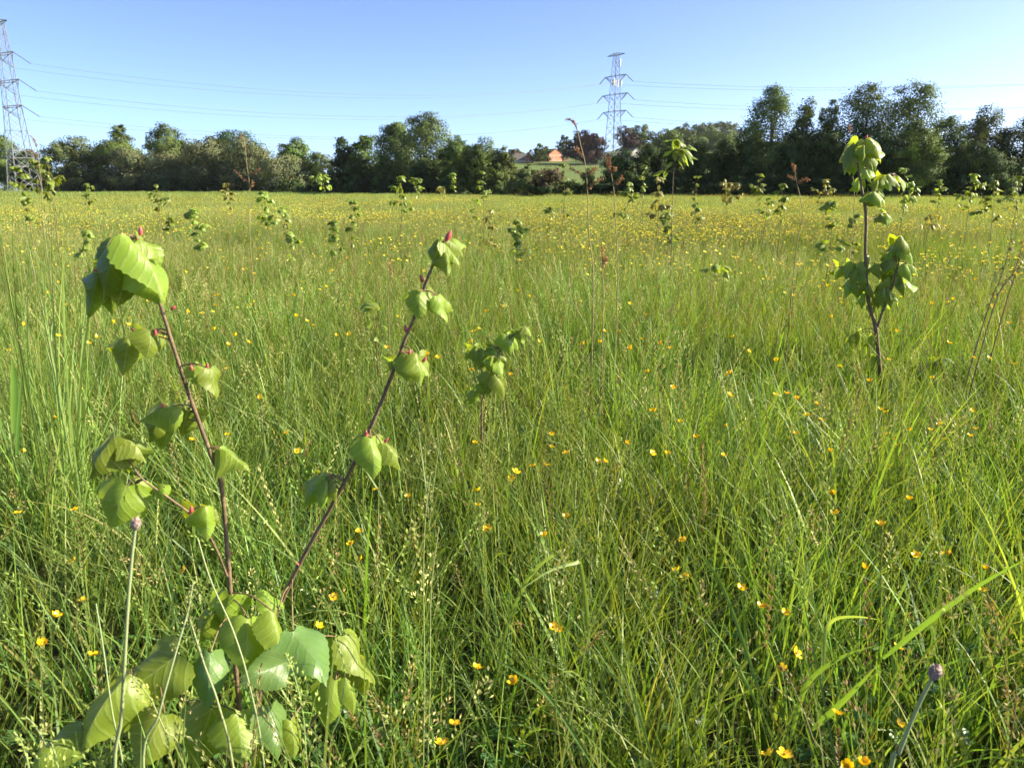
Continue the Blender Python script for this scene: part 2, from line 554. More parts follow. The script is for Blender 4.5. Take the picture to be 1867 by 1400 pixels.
def clover(acc, n, size, g):
    for r0 in square(n, size, g, max(2, n // 16), 0.06):
        hh = g.uniform(0.05, 0.26)
        top = r0 + np.array((g.normal() * .02, g.normal() * .02, hh))
        strips(acc, r0[None], np.array([hh]), np.array([0.002]), np.array([0.]), np.array([0.05]), np.array([0.1]), 2, greens(1, g), taper=6)
        tilt = Euler((g.normal() * .4, g.normal() * .4, g.uniform(0, 6.28))).to_matrix()
        s_ = g.uniform(0.012, 0.024)
        cc = greens(1, g)[0]
        for q in range(3):
            rot_ = np.array(tilt @ Matrix.Rotation(q * 2.094, 3, 'Z'))
            lv = np.array([(0, 0, 0), (.55, .5, .1), (.5, 1.05, .05), (0, 1.2, -.05), (-.5, 1.05, .05), (-.55, .5, .1)]) * s_
            acc.add(lv @ rot_.T + top, np.array([(0, 1, 2, 3), (0, 3, 4, 5)]), 2, cc)

GM = [M['grass'], M['straw'], M['clover']]
TN = 0.6                                                    # near tiles, 0.6 m
near_kinds = [  # fine blades, broad blades, green stems, mixed stems, brown stems, clover
    (430, 90, 12, 7, 0, 24), (360, 150, 9, 6, 1, 46), (480, 80, 14, 9, 1, 14), (310, 120, 8, 7, 2, 70),
    (500, 76, 15, 8, 0, 16), (330, 155, 10, 5, 0, 70), (410, 90, 9, 9, 4, 26), (400, 105, 12, 7, 1, 38)]
for k, (nf, nb, s1, s2, s3, nc) in enumerate(near_kinds):
    g_ = np.random.default_rng(20 + k)
    a_ = Acc()
    blades(a_, square(nf, TN, g_, 15, 0.035), 0.16, 0.60, 0.0034, 0.0092, 6, g_, 0.03, (0.1, 1.7), (0.02, 0.5))
    blades(a_, square(nb, TN, g_, 7, 0.03), 0.26, 0.68, 0.006, 0.014, 8, g_, 0.01, (0.3, 2.6), (0.02, 0.5))
    stems(a_, s1, TN, 0.45, 0.82, ('rye', 'rye', None), g_, tints=GREEN_HEADS, size=1.25)
    stems(a_, s2, TN, 0.45, 0.86, ('panicle', 'panicle', 'rye'), g_, tints=HEAD_TINTS, size=1.4)
    if s3:
        stems(a_, s3, TN, 0.40, 0.66, ('spike', 'panicle'), g_, tints=BROWN_HEADS)
    clover(a_, nc, TN, g_)
    proto(f'tile_near_{k}', a_, GM)
TM = 1.6
for k in range(5):                                          # middle distance
    g_ = np.random.default_rng(60 + k)
    a_ = Acc()
    blades(a_, square(1750, TM, g_, 70, 0.06), 0.2, 0.64, 0.0055, 0.012, 4, g_, 0.10, (0.1, 1.2), (0.02, 0.4), 5.0)
    stems(a_, 260, TM, 0.45, 0.86, ('panicle', 'rye', None), g_, width=0.0034, seg=4, size=1.25, tints=HEAD_TINTS)
    stems(a_, 18, TM, 0.45, 0.74, ('spike', 'panicle'), g_, width=0.0034, seg=4, size=1.3, tints=BROWN_HEADS)
    proto(f'tile_middle_{k}', a_, GM)
TF = 5.0
for k in range(4):                                          # far
    g_ = np.random.default_rng(70 + k)
    a_ = Acc()
    blades(a_, square(3600, TF, g_, 70, 0.35), 0.25, 0.58, 0.013, 0.024, 3, g_, 0.10, (0.1, 0.8), (0.02, 0.3), 2.0)
    n_ = 1700
    strips(a_, square(n_, TF, g_), g_.uniform(0.45, 0.70, n_), g_.uniform(0.008, 0.014, n_), g_.uniform(0, 6.28, n_), g_.uniform(0, .2, n_), g_.uniform(0, .4, n_), 3,
           np.tile((1.6, 1.3, 1.6), (n_, 1)) * g_.uniform(0.6, 1.1, (n_, 1)), 0, taper=4)
    proto(f'tile_far_{k}', a_, GM)
TH = 16.0
for k in range(3):
    g_ = np.random.default_rng(80 + k)
    a_ = Acc()
    blades(a_, square(4200, TH, g_, 60, 1.2), 0.3, 0.62, 0.05, 0.09, 2, g_, 0.32, (0.1, 0.8), (0.02, 0.35), 0.7)
    proto(f'tile_horizon_{k}', a_, GM)

def scatter(name, protos, pts, rot, scl, var, kind='stuff', label=None, cat=None):
    """One object whose points each carry one of the given tufts."""
    me = bpy.data.meshes.new(name)
    me.vertices.add(len(pts))
    me.vertices.foreach_set('co', np.asarray(pts, np.float32).ravel())
    for nm, ty, arr in (('rot', 'FLOAT_VECTOR', rot), ('scl', 'FLOAT_VECTOR', scl)):
        at = me.attributes.new(nm, ty, 'POINT')
        at.data.foreach_set('vector', np.asarray(arr, np.float32).ravel())
    at = me.attributes.new('var', 'INT', 'POINT')
    at.data.foreach_set('value', np.asarray(var, np.int32))
    o = obj(name, me)
    nt = bpy.data.node_groups.new(name + '_scatter', 'GeometryNodeTree')
    nt.interface.new_socket('Geometry', in_out='INPUT', socket_type='NodeSocketGeometry')
    nt.interface.new_socket('Geometry', in_out='OUTPUT', socket_type='NodeSocketGeometry')
    N, L = nt.nodes, nt.links
    gi, go = N.new('NodeGroupInput'), N.new('NodeGroupOutput')
    def named(nm, ty):
        x = N.new('GeometryNodeInputNamedAttribute')
        x.data_type = ty
        x.inputs['Name'].default_value = nm
        return x.outputs[0]
    er = N.new('FunctionNodeEulerToRotation')
    L.new(named('rot', 'FLOAT_VECTOR'), er.inputs[0])
    sv = named('scl', 'FLOAT_VECTOR')
    vv = named('var', 'INT')
    jn = N.new('GeometryNodeJoinGeometry')
    for k, p in enumerate(protos):
        oi = N.new('GeometryNodeObjectInfo')
        oi.inputs['Object'].default_value = PROTO[p]
        oi.inputs['As Instance'].default_value = True
        cp = N.new('FunctionNodeCompare')
        cp.data_type = 'INT'
        cp.operation = 'EQUAL'
        L.new(vv, cp.inputs[2])
        cp.inputs[3].default_value = k
        ip = N.new('GeometryNodeInstanceOnPoints')
        L.new(gi.outputs[0], ip.inputs['Points'])
        L.new(cp.outputs[0], ip.inputs['Selection'])
        L.new(oi.outputs['Geometry'], ip.inputs['Instance'])
        L.new(er.outputs[0], ip.inputs['Rotation'])
        L.new(sv, ip.inputs['Scale'])
        L.new(ip.outputs[0], jn.inputs[0])
    L.new(jn.outputs[0], go.inputs[0])
    md = o.modifiers.new('scatter', 'NODES')
    md.node_group = nt
    o['kind'] = kind
    if label:
        o['label'] = label
    if cat:
        o['category'] = cat
    return o

WEDGE = R(42)
def wedge(n, d0, d1, g, wide=WEDGE):
    d = np.sqrt(g.uniform(d0 * d0, d1 * d1, n))
    a = g.uniform(-wide, wide, n)
    return d * np.sin(a), d * np.cos(a)

def field_mask(x, y):
    px = CX + F * x / np.maximum(y, .1)
    return y < np.interp(px, EDGE_PX, EDGE_D)

def lay_tiles(specs, name, label, g):
    pts, rot, scl, var, names = [], [], [], [], []
    for protos, size, d0, d1 in specs:
        xs_ = np.arange(-d1 * 0.95, d1 * 0.95 + size, size)
        ys_ = np.arange(math.floor(d0 * 0.4 / size) * size, d1 + size, size)
        x, y = [q.ravel() for q in np.meshgrid(xs_, ys_)]
        d = np.hypot(x, y)
        keep = (d >= d0 - 0.5 * size * (d0 > 1)) & (d < d1) & (np.abs(np.arctan2(x, y)) < WEDGE + size / np.maximum(d, size)) & field_mask(x, y)
        x, y = x[keep], y[keep]
        n = len(x)
        base = len(names)
        names += protos
        pts.append(np.stack([x, y, ground_z(x, y)], 1))
        rot.append(np.stack([np.zeros(n), np.zeros(n), g.integers(0, 4, n) * math.pi / 2], 1))
        s = (0.70 + 0.52 * vnoise(x, y, 0.9, 11))
        s = s * np.where((np.hypot(x + .45, y - 1.0) < .62), 0.92, 1.0)        # shorter round the foot of the near sapling
        s = s * np.where(np.hypot(x - 2.15, y - 4.35) < .85, 0.72, 1.0)      # and in front of the tall lime
        mir = np.where(g.random(n) < 0.5, -1.0, 1.0)
        scl.append(np.stack([mir, np.ones(n), s], 1))
        var.append(base + g.integers(0, len(protos), n))
    return scatter(name, names, np.concatenate(pts), np.concatenate(rot), np.concatenate(scl), np.concatenate(var), 'stuff', label, 'grass')

lay_tiles([
    ([f'tile_near_{k}' for k in range(8)], TN, 0.95, 6.6),
    ([f'tile_middle_{k}' for k in range(5)], TM, 6.6, 26),
    ([f'tile_far_{k}' for k in range(4)], TF, 26, 92),
    ([f'tile_horizon_{k}' for k in range(3)], TH, 92, 262),
], 'meadow_grass', 'tall green and straw coloured grass covering the whole meadow', np.random.default_rng(5))
# ---------------------------------------------------------------- trees beyond the meadow
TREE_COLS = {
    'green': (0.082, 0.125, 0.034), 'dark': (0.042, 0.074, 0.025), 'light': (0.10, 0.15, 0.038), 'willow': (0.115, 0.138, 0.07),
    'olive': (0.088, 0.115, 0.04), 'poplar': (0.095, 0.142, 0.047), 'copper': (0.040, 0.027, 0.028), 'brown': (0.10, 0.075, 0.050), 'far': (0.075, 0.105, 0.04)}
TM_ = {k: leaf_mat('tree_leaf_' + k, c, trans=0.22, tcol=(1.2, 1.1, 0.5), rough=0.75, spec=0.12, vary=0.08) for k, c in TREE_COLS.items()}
M['trunk'] = plain_mat('tree_bark', (0.09, 0.07, 0.05), 0.9, col2=(0.05, 0.04, 0.03), scale=4, bump=0.5)

def crown(w, h, z0, seed, style, leaf, n):
    g = np.random.default_rng(seed)
    acc = Acc()
    a = w / 2
    hc = h - z0
    if style == 'poplar':
        K = 14
        t = np.linspace(0.04, 0.86, K) + g.normal(0, .03, K)
        prof = np.interp(t, [0, .2, .55, .85, 1], [.55, .8, .85, .62, .5])
        ang = np.arange(K) * 2.4 + g.uniform(-.5, .5, K)
        rr = a * prof * g.uniform(.35, .72, K) * (1.05 - .75 * t)
        c = np.stack([rr * np.cos(ang), rr * np.sin(ang), z0 + hc * t], 1)
        rad = np.stack([a * prof * g.uniform(.46, .66, K)] * 3, 1)
        rad[:, 2] *= g.uniform(1.7, 2.4, K)
        rad[:, 2] = np.minimum(rad[:, 2], h - c[:, 2])
        jit, open_ = 0.14, 0.1
    else:
        K = {'dome': 15, 'bush': 10, 'cone': 13, 'willow': 14}[style]
        u = nrm(g.normal(size=(K, 3))) * (g.random((K, 1)) ** .4) * 0.62
        zz = (u[:, 2] + 0.62) / 1.24
        if style == 'cone':
            u[:, :2] *= (1.15 - 0.8 * zz)[:, None]
        c = np.stack([u[:, 0] * a, u[:, 1] * a, z0 + hc * (0.10 + 0.66 * zz)], 1)
        # always a leading top lobe and a full skirt
        c[0] = (g.normal() * .12 * a, 0, h - .27 * hc)
        for q in range(1, 5):
            an = q * 1.57 + g.uniform(-.4, .4)
            c[q] = (.52 * a * math.cos(an), .52 * a * math.sin(an), z0 + hc * g.uniform(.15, .34))
        for q in range(5, 9):
            an = q * 1.57 + g.uniform(-.5, .5)
            rr_ = .40 * a if style != 'cone' else .2 * a
            c[q] = (rr_ * math.cos(an), rr_ * math.sin(an), z0 + hc * g.uniform(.56, .70))
        rs = g.uniform(.38, .54, K)
        if style == 'cone':
            rs = rs * (1.15 - .55 * (c[:, 2] - z0) / hc)
        rad = np.stack([a * rs, a * rs, np.minimum(a * rs * g.uniform(.75, 1.05, K) * max(.6, min(1.6, hc / w)), np.maximum(h - c[:, 2], .12 * hc))], 1)
        rad[0, 2] = .27 * hc
        jit, open_ = (0.12, 0.0) if style != 'willow' else (0.16, 0.1)
    # clumps over the lobes
    ncl = int(np.clip(n / 34, 60, 480))
    lob = g.choice(K, ncl, p=(rad.prod(1) ** .667) / (rad.prod(1) ** .667).sum())
    dirs = nrm(g.normal(size=(ncl, 3)) + np.array((0, 0, .25)))
    cc = c[lob] + dirs * rad[lob] * g.uniform(.72, 1.02, (ncl, 1))
    deep = np.zeros(ncl, bool)
    for k in range(K):
        q = (((cc - c[k]) / rad[k]) ** 2).sum(1)
        deep |= (q < .62) & (lob != k)
    cc, dirs, lob = cc[~deep], dirs[~deep], lob[~deep]
    ncl = len(cc)
    per = max(8, int(n * 0.8 / max(ncl, 1)))
    ctint = g.uniform(.8, 1.22, ncl)
    cw = g.uniform(.94, 1.1, ncl)
    crad = rad[lob].mean(1) * jit * 1.5 * g.uniform(.7, 1.3, ncl)
    pos = np.repeat(cc, per, 0) + np.clip(g.normal(size=(ncl * per, 3)), -1.5, 1.5) * np.repeat(crad, per)[:, None] * np.array((1, 1, .8))
    nor = nrm(np.repeat(dirs, per, 0) * 1.5 + g.normal(size=(ncl * per, 3)) * .6)
    tin = np.repeat(ctint, per) * g.uniform(.88, 1.12, ncl * per)
    hue = np.repeat(cw, per)
    lobe_dir = nrm((np.repeat(cc, per, 0) - np.repeat(c[lob], per, 0)) / np.repeat(rad[lob], per, 0))
    clump_dir = nrm(pos - np.repeat(cc - dirs * crad[:, None] * 1.2, per, 0))
    soft = nrm(lobe_dir + clump_dir * .9)
    # leaves inside, so that the crown is closed where the real one is
    ni = int(n * (.32 - .3 * open_))
    lk = g.integers(0, K, ni)
    pin = c[lk] + nrm(g.normal(size=(ni, 3))) * rad[lk] * (g.random((ni, 1)) ** .5) * .8
    pos = np.concatenate([pos, pin])
    nor = np.concatenate([nor, nrm(g.normal(size=(ni, 3)))])
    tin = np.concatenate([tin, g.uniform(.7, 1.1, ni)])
    hue = np.concatenate([hue, np.ones(ni)])
    soft = np.concatenate([soft, nrm(pin - c[lk])])
    ok = (pos[:, 2] > 0.05) & (pos[:, 2] < h * 1.02)
    pos, nor, tin, hue, soft = pos[ok], nor[ok], tin[ok], hue[ok], soft[ok]
    m_ = len(pos)
    ax = nrm(np.cross(nor, g.normal(size=(m_, 3))))
    if style == 'willow':
        ax = nrm(ax + np.array((0, 0, -.9)))
    sd = np.cross(ax, nor)
    ln = leaf * g.uniform(.7, 1.5, m_)
    wd = ln * g.uniform(.5, .8, m_)
    diamonds(acc, pos, ax, sd, ln, wd, np.stack([tin * hue, tin, tin * .95], 1), 0)
    soft = nrm(soft * np.array((1, 1, 1)) + nor * .35)
    return acc, c, rad, np.repeat(soft, 4, 0)

def tree(x0, x1, ytop, d, style, tone, label, seed, z0f=0.04, dens=1.0, group=None, name='broadleaf_tree', cat='tree'):
    cx_ = (x0 + x1) / 2
    top = P(cx_, ytop, d)
    zb = gz(top.x, d)
    h = top.z - zb
    w = (x1 - x0) / F * d * (1.42 if style == 'poplar' else 1.22)
    t = thing(name, label, cat, (top.x, d, zb), group)
    apx = (x1 - x0) * max(20, h / d * F)
    leaf = 2.7 / F * d
    n = int(np.clip(apx * 2.0 * dens, 1500, 20000))
    acc, lc, lr, sn = crown(w, h, h * z0f, seed, style, leaf, n)
    obj('crown', acc.mesh('crown', TM_[tone], True, False, sn), t)
    ta = Acc()
    g = np.random.default_rng(seed + 999)
    r = max(0.05, h * 0.018)
    lean = g.normal(0, .02 * h, 2)
    tp = [(0, 0, -.15), (lean[0] * .3, lean[1] * .3, h * .3), (lean[0], lean[1], h * .6), (lean[0] * 1.3, lean[1], h * .86)]
    tube(ta, smooth_path(tp, 3), np.linspace(r, r * .2, 10), 7)
    for k in g.choice(len(lc), min(6, len(lc)), replace=False):
        s = g.uniform(.2, .55)
        b = Vector((lean[0] * s, lean[1] * s, h * s))
        e = Vector(lc[k])
        if e.z < b.z:
            b.z = max(.1 * h, e.z - .15 * h)
        tube(ta, [b, b.lerp(e, .5) + Vector((0, 0, .04 * h)), e], [r * .45, r * .3, r * .1], 5)
    ta.build('trunk', M['trunk'], t, smooth=True)
    return t

e = edge_d
# x0, x1, top, distance, habit, tone, label
TREES = [
    (-70, 22, 243, 235, 'dome', 'green', 'pale green tree behind the lattice pylon at the picture edge', 0.04, 1),
    (14, 78, 272, e(40) + 9, 'dome', 'dark', 'low dark tree between the left pylon and the rounded olive tree', 0.04, 1),
    (70, 182, 249, e(120) + 7, 'dome', 'olive', 'broad rounded olive green tree, first big one beside the left pylon', 0.03, 1),
    (158, 262, 243, e(210) + 14, 'dome', 'green', 'dark green tree standing behind the low grey willow', 0.04, 1),
    (204, 238, 229, e(220) + 18, 'poplar', 'light', 'slim light topped tree poking above its dark neighbours', 0.3, .7),
    (258, 352, 225, e(300) + 14, 'dome', 'green', 'tall domed green tree, highest of the group by the willows', 0.04, 1),
    (352, 482, 238, e(420) + 16, 'dome', 'dark', 'wide flat topped dark tree behind the grey willows', 0.04, 1),
    (196, 276, 271, e(235) + 3, 'willow', 'willow', 'small grey green willow in front of the dark trees', 0.02, 1),
    (268, 352, 270, e(310) + 5, 'willow', 'willow', 'shaded grey willow under the tall domed tree', 0.02, 1),
    (330, 420, 250, e(375) + 4, 'willow', 'willow', 'tall grey green willow, middle of the willow row', 0.02, 1),
    (400, 490, 252, e(445) + 6, 'willow', 'willow', 'grey green willow with pale yellowish top', 0.02, 1),
    (455, 552, 282, e(505) + 2, 'willow', 'willow', 'low spreading grey willow in front of the round green tree', 0.02, 1),
    (503, 562, 251, e(530) + 12, 'dome', 'light', 'round bright green tree standing clear above the low willow', 0.04, 1),
    (550, 606, 278, e(575) + 14, 'dome', 'olive', 'low olive tree filling the dip in the treeline', 0.04, 1),
    (596, 660, 249, e(630) + 6, 'cone', 'dark', 'dark pointed tree just before the tall poplar', 0.04, 1),
    (636, 690, 246, e(660) + 8, 'poplar', 'green', 'thin topped tree leaning on the dark pointed tree', 0.1, .8),
    (628, 684, 283, e(655) + 2, 'dome', 'green', 'low green tree under the dark pointed tree', 0.03, 1),
    (688, 752, 226, e(715) + 8, 'poplar', 'poplar', 'shorter half of the tall silvery poplar pair', 0.05, 1.3),
    (732, 816, 206, e(775) + 8, 'poplar', 'poplar', 'tall broad silvery poplar, highest tree of the middle group', 0.05, 1.5),
    (684, 738, 285, e(710) + 2, 'dome', 'green', 'small round tree at the foot of the tall poplar', 0.03, 1),
    (740, 812, 290, e(770) + 2, 'dome', 'dark', 'dark tree in the shade below the tall poplar', 0.03, 1),
    (800, 868, 243, e(830) + 6, 'dome', 'green', 'green tree beside the tall poplar, falling away to the roofs', 0.04, 1),
    (848, 912, 250, e(880) + 7, 'dome', 'green', 'second green tree on the slope from poplar to roofs', 0.04, 1),
    (890, 948, 263, e(920) + 5, 'cone', 'olive', 'twiggy topped tree just left of the slate roof', 0.04, 1),
    (810, 862, 291, e(836) + 1, 'cone', 'light', 'bright green bushy tree in front of the sloping group', 0.02, 1),
    (862, 932, 297, e(897) + 1, 'dome', 'green', 'rounded shrubby tree at the meadow edge below the slope', 0.02, 1),
    (928, 988, 298, e(955) + 1, 'cone', 'olive', 'pale branching bushy tree below the slate roof', 0.02, 1),
    (974, 1028, 304, e(1000) + 2, 'bush', 'brown', 'brownish bush below the red brick house', 0.02, 1),
    (1052, 1092, 308, e(1070) + 2, 'cone', 'green', 'small conical bush in front of the green hill field', 0.02, 1),
    (1018, 1064, 328, e(1040) + 1, 'bush', 'dark', 'low dark hedge bush below the hill field', 0.02, 1),
    (1078, 1120, 330, e(1098) + 1, 'bush', 'dark', 'low dark hedge bush by the foot of the distant pylon', 0.02, 1),
    (1104, 1168, 272, e(1136) + 4, 'dome', 'dark', 'nearly black rounded tree covering the pylon foot', 0.03, 1),
    (1150, 1212, 262, e(1180) + 5, 'dome', 'dark', 'dark tree behind the thin cherry sapling, near the pylon', 0.03, 1),
    (1196, 1262, 250, e(1230) + 8, 'dome', 'dark', 'dark green tree right behind the cherry sapling', 0.03, 1),
    (1246, 1318, 262, e(1280) + 4, 'dome', 'dark', 'dark round tree below the hazy wooded hill', 0.03, 1),
    (1300, 1352, 252, e(1326) + 8, 'dome', 'dark', 'dark tree between the hazy hill and the first pale poplar', 0.03, 1),
    (1338, 1398, 231, e(1368) + 7, 'dome', 'dark', 'tall dark tree directly beside the first pale poplar', 0.03, 1),
    (1376, 1450, 157, e(1413) + 5, 'poplar', 'poplar', 'tall pale poplar, first of the right group', 0.08, 1.0),
    (1446, 1496, 179, e(1470) + 7, 'poplar', 'poplar', 'slender poplar, second of the right group', 0.1, .8),
    (1492, 1538, 182, e(1515) + 8, 'poplar', 'poplar', 'thin airy poplar, third of the right group', 0.1, .7),
    (1540, 1630, 153, e(1585) + 6, 'poplar', 'poplar', 'broad tall poplar, fourth of the right group', 0.08, 1.1),
    (1622, 1722, 149, e(1672) + 5, 'poplar', 'poplar', 'highest poplar with sunlit grey green crown, last of the group', 0.08, 1.1),
    (1412, 1482, 236, e(1445) + 3, 'dome', 'dark', 'dark undergrowth tree below the first two poplars', 0.02, 1),
    (1466, 1552, 226, e(1510) + 3, 'dome', 'dark', 'dark undergrowth tree below the thin airy poplar', 0.02, 1),
    (1540, 1630, 224, e(1585) + 2, 'dome', 'dark', 'dark undergrowth tree behind the tall lime sapling', 0.02, 1),
    (1620, 1726, 222, e(1683) + 2, 'dome', 'green', 'green tree in front of the highest poplar', 0.02, 1),
    (1694, 1776, 212, e(1735) + 5, 'dome', 'green', 'dark green tree right of the highest poplar', 0.03, 1),
    (1762, 1846, 190, e(1804) + 6, 'dome', 'olive', 'spiky topped tall tree near the right picture edge', 0.04, .9),
    (1830, 1930, 204, e(1880) + 5, 'dome', 'dark', 'dark tree cut by the right picture edge', 0.03, 1),
    (1740, 1830, 262, e(1785) + 1.5, 'dome', 'dark', 'low dark tree below the spiky topped tree', 0.02, 1),
    (1925, 2060, 190, e(1990) + 5, 'dome', 'dark', None, 0.03, .6),
    # on the hill
    (928, 952, 271, 430, 'dome', 'far', 'far tree rising behind the slate roof', 0.1, 1),
    (966, 1002, 262, 385, 'dome', 'green', 'dark tree between the slate roof and brick gable', 0.05, 1),
    (1010, 1046, 247, 410, 'dome', 'far', 'airy green tree behind the red brick gable', 0.1, .8),
    (1036, 1104, 236, 372, 'dome', 'copper', 'dark purple copper beech left of the distant pylon', 0.03, 1.2),
    (1122, 1166, 230, 395, 'dome', 'copper', 'copper beech showing right behind the distant pylon', 0.03, 1.2),
    (1138, 1186, 228, 415, 'dome', 'far', 'green tree behind the second copper beech', 0.05, 1),
    (1172, 1244, 236, 380, 'dome', 'green', 'broad green tree on the hill right of the pylon', 0.03, 1),
    (1200, 1240, 238, 455, 'dome', 'far', 'green tree on the hill above the cherry sapling', 0.03, 1),
    (1232, 1286, 238, 470, 'dome', 'green', 'green tree just below the hazy hilltop wood', 0.03, 1),
    (1276, 1346, 240, 480, 'dome', 'green', 'wide green tree below the end of the hazy hilltop wood', 0.03, 1),
    (1218, 1262, 231, 560, 'dome', 'far', 'hazy tree at the start of the wooded hilltop', 0.05, 1),
    (1246, 1300, 224, 590, 'dome', 'far', 'hazy domed tree in the middle of the wooded hilltop', 0.05, 1),
    (1292, 1350, 222, 610, 'dome', 'far', 'hazy tree at the end of the wooded hilltop', 0.05, 1),
]
for k, (x0, x1, yt, d, st, tone, lab, z0f, dn) in enumerate(TREES):
    if lab is None:
        continue
    tree(x0, x1, yt, d, st, tone, lab, 300 + k * 7, z0f, dn, 'trees along the far side of the meadow')

# low shrubs along the foot of the trees, all alike
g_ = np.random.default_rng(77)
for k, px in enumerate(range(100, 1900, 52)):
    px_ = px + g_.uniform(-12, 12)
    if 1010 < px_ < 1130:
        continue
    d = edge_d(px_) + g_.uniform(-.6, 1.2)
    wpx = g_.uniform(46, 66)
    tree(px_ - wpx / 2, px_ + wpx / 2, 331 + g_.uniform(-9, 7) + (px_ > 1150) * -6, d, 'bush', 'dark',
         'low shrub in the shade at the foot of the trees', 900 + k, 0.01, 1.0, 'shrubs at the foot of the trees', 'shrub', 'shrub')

# ---------------------------------------------------------------- pylons
M['steel'] = plain_mat('galvanised_steel', (0.28, 0.29, 0.30), 0.6, metal=0.2, col2=(0.18, 0.19, 0.20), scale=0.6)
M['steel_dark'] = plain_mat('weathered_crossarm_steel', (0.20, 0.21, 0.22), 0.6, metal=0.3, scale=0.6)
M['insulator'] = plain_mat('insulator_glass', (0.16, 0.17, 0.18), 0.3, scale=2)
M['panel'] = plain_mat('antenna_panel', (0.72, 0.72, 0.70), 0.5, scale=2)
M['wire'] = plain_mat('aluminium_conductor', (0.13, 0.14, 0.16), 0.6, metal=0.0, scale=1)

PY_H = 46.0
ARMS = [(45.0, 5.2, 0.35), (37.3, 6.0, 0.7), (30.2, 7.2, 0.8), (23.6, 6.6, 0.8)]   # height, half span, depth
def half_w(z):
    return float(np.interp(z, [0, 14, 23.6, 37.3, 45, PY_H], [3.4, 2.3, 1.75, 1.25, 0.75, 0.55]))

def bar(acc, a, b, r):
    tube(acc, [a, b], r, 4, cap=False)

def pylon(loc, yaw, label, antennas=False, s=1.0):
    t = thing('pylon', label, 'pylon', loc, 'lattice pylons of the power line')
    t.rotation_euler = (0, 0, yaw)
    t.scale = (s, s, s)
    zs = [0, 5.2, 9.8, 13.8, 17.2, 20.4, 23.6, 26.8, 30.2, 33.6, 37.3, 40, 42.5, 45.0, PY_H]
    cor = lambda z, k: Vector(((1 if k in (0, 3) else -1) * half_w(z), (1 if k < 2 else -1) * half_w(z), z))
    for k in range(4):
        A = Acc()
        for z0, z1 in zip(zs[:-1], zs[1:]):
            bar(A, cor(z0, k), cor(z1, k), 0.14 if z0 < 24 else 0.105)
        A.build('leg', M['steel'], t)
    for k in range(4):
        k2 = (k + 1) % 4
        A = Acc()
        for i, (z0, z1) in enumerate(zip(zs[:-1], zs[1:])):
            r = 0.07 if z0 < 14 else 0.052
            bar(A, cor(z0, k), cor(z1, k2), r)
            bar(A, cor(z0, k2), cor(z1, k), r)
            if i and i % 2 == 0:
                bar(A, cor(z0, k), cor(z0, k2), r)
            if z0 < 10:
                mz = (z0 + z1) / 2
                mid = (cor(mz, k) + cor(mz, k2)) / 2
                bar(A, cor(mz, k), mid, r * .8)
                bar(A, cor(mz, k2), mid, r * .8)
        A.build('bracing', M['steel'], t)
    ends = []
    for i, (z, hs, dp) in enumerate(ARMS):
        for sgn in (-1, 1):
            A = Acc()
            hw = half_w(z)
            tip = Vector((sgn * hs, 0, z + (0 if i else .2)))
            for y in (-hw, hw):
                bar(A, Vector((sgn * hw * .2, y, z)), tip, 0.10)
                zt = z - 2.0 if i else z + 0.9
                bar(A, Vector((sgn * half_w(zt), y * .98, zt)), tip, 0.075)
                for q in (.35, .65):
                    p = Vector((sgn * hw, y, z)).lerp(tip, q)
                    p2 = Vector((sgn * half_w(zt), y, zt)).lerp(tip, q)
                    bar(A, p, p2, 0.05)
            for q in (0.3, .6, .8):
                bar(A, Vector((sgn * hw, -hw, z)).lerp(tip, q), Vector((sgn * hw, hw, z)).lerp(tip, q), 0.05)
            A.build('crossarm', M['steel_dark'], t)
            if i:
                ends.append((i, sgn, tip.copy()))
    if antennas:
        for (x, y, z) in ((1.7, -1.7, 33.4), (2.15, -.5, 33.4), (.6, -2.15, 33.4), (-1.9, -1.6, 33.6), (-1.2, 1.9, 33.6), (-1.3, -1.2, 41.0)):
            A = Acc()
            box(A, x - .22, x + .22, y - .14, y + .14, z - (.1 if z < 40 else 0), z + 2.7)
            tube(A, [(x * .72, y * .72, z - .3), (x * .72, y * .72, z + 2.9)], .05, 5)
            bar(A, Vector((x * .72, y * .72, z + .5)), Vector((x, y, z + .5)), .04)
            bar(A, Vector((x * .72, y * .72, z + 2)), Vector((x, y, z + 2)), .04)
            A.build('antenna', M['panel'], t)
    return t, ends

lp = P(45, 342, 198)
rp = P(1117, 305, 318)
LPL = Vector((lp.x, 198, gz(lp.x, 198)))
RPL = Vector((rp.x, 318, gz(rp.x, 318)))
TPL = Vector((235.0, 205.0, 0.0))                     # the next pylon stands outside the picture
dirLR = (RPL - LPL).normalized()
yawR = math.atan2(-(dirLR.x), dirLR.y) * 0.95
s_r = (P(1117, 97, 318).z - RPL.z) / PY_H
s_l = (P(8, 36, 198).z - LPL.z) / PY_H
pl, ends_l = pylon(LPL, math.atan2(dirLR.y, dirLR.x) + math.pi / 2 + .25, 'grey lattice pylon cut by the left picture edge', s=s_l)
pr_, ends_r = pylon(RPL, math.atan2(dirLR.y, dirLR.x) + math.pi / 2, 'distant grey lattice pylon with white antenna panels, behind the brick house', True, s=s_r)

def arm_world(o, p):
    return Matrix.Translation(o.location) @ o.rotation_euler.to_matrix().to_4x4() @ Matrix.Diagonal((*o.scale, 1)) @ p

def insulator(o, start, end):
    A = Acc()
    inv = (Matrix.Translation(o.location) @ o.rotation_euler.to_matrix().to_4x4() @ Matrix.Diagonal((*o.scale, 1))).inverted()
    a, b = inv @ start, inv @ end
    n = 14
    for k in range(n):
        p, q = a.lerp(b, k / n), a.lerp(b, (k + .55) / n)
        tube(A, [p, q], [.13, .22], 6)
    tube(A, [a, b], .06, 4)
    A.build('insulator_string', M['insulator'], o)

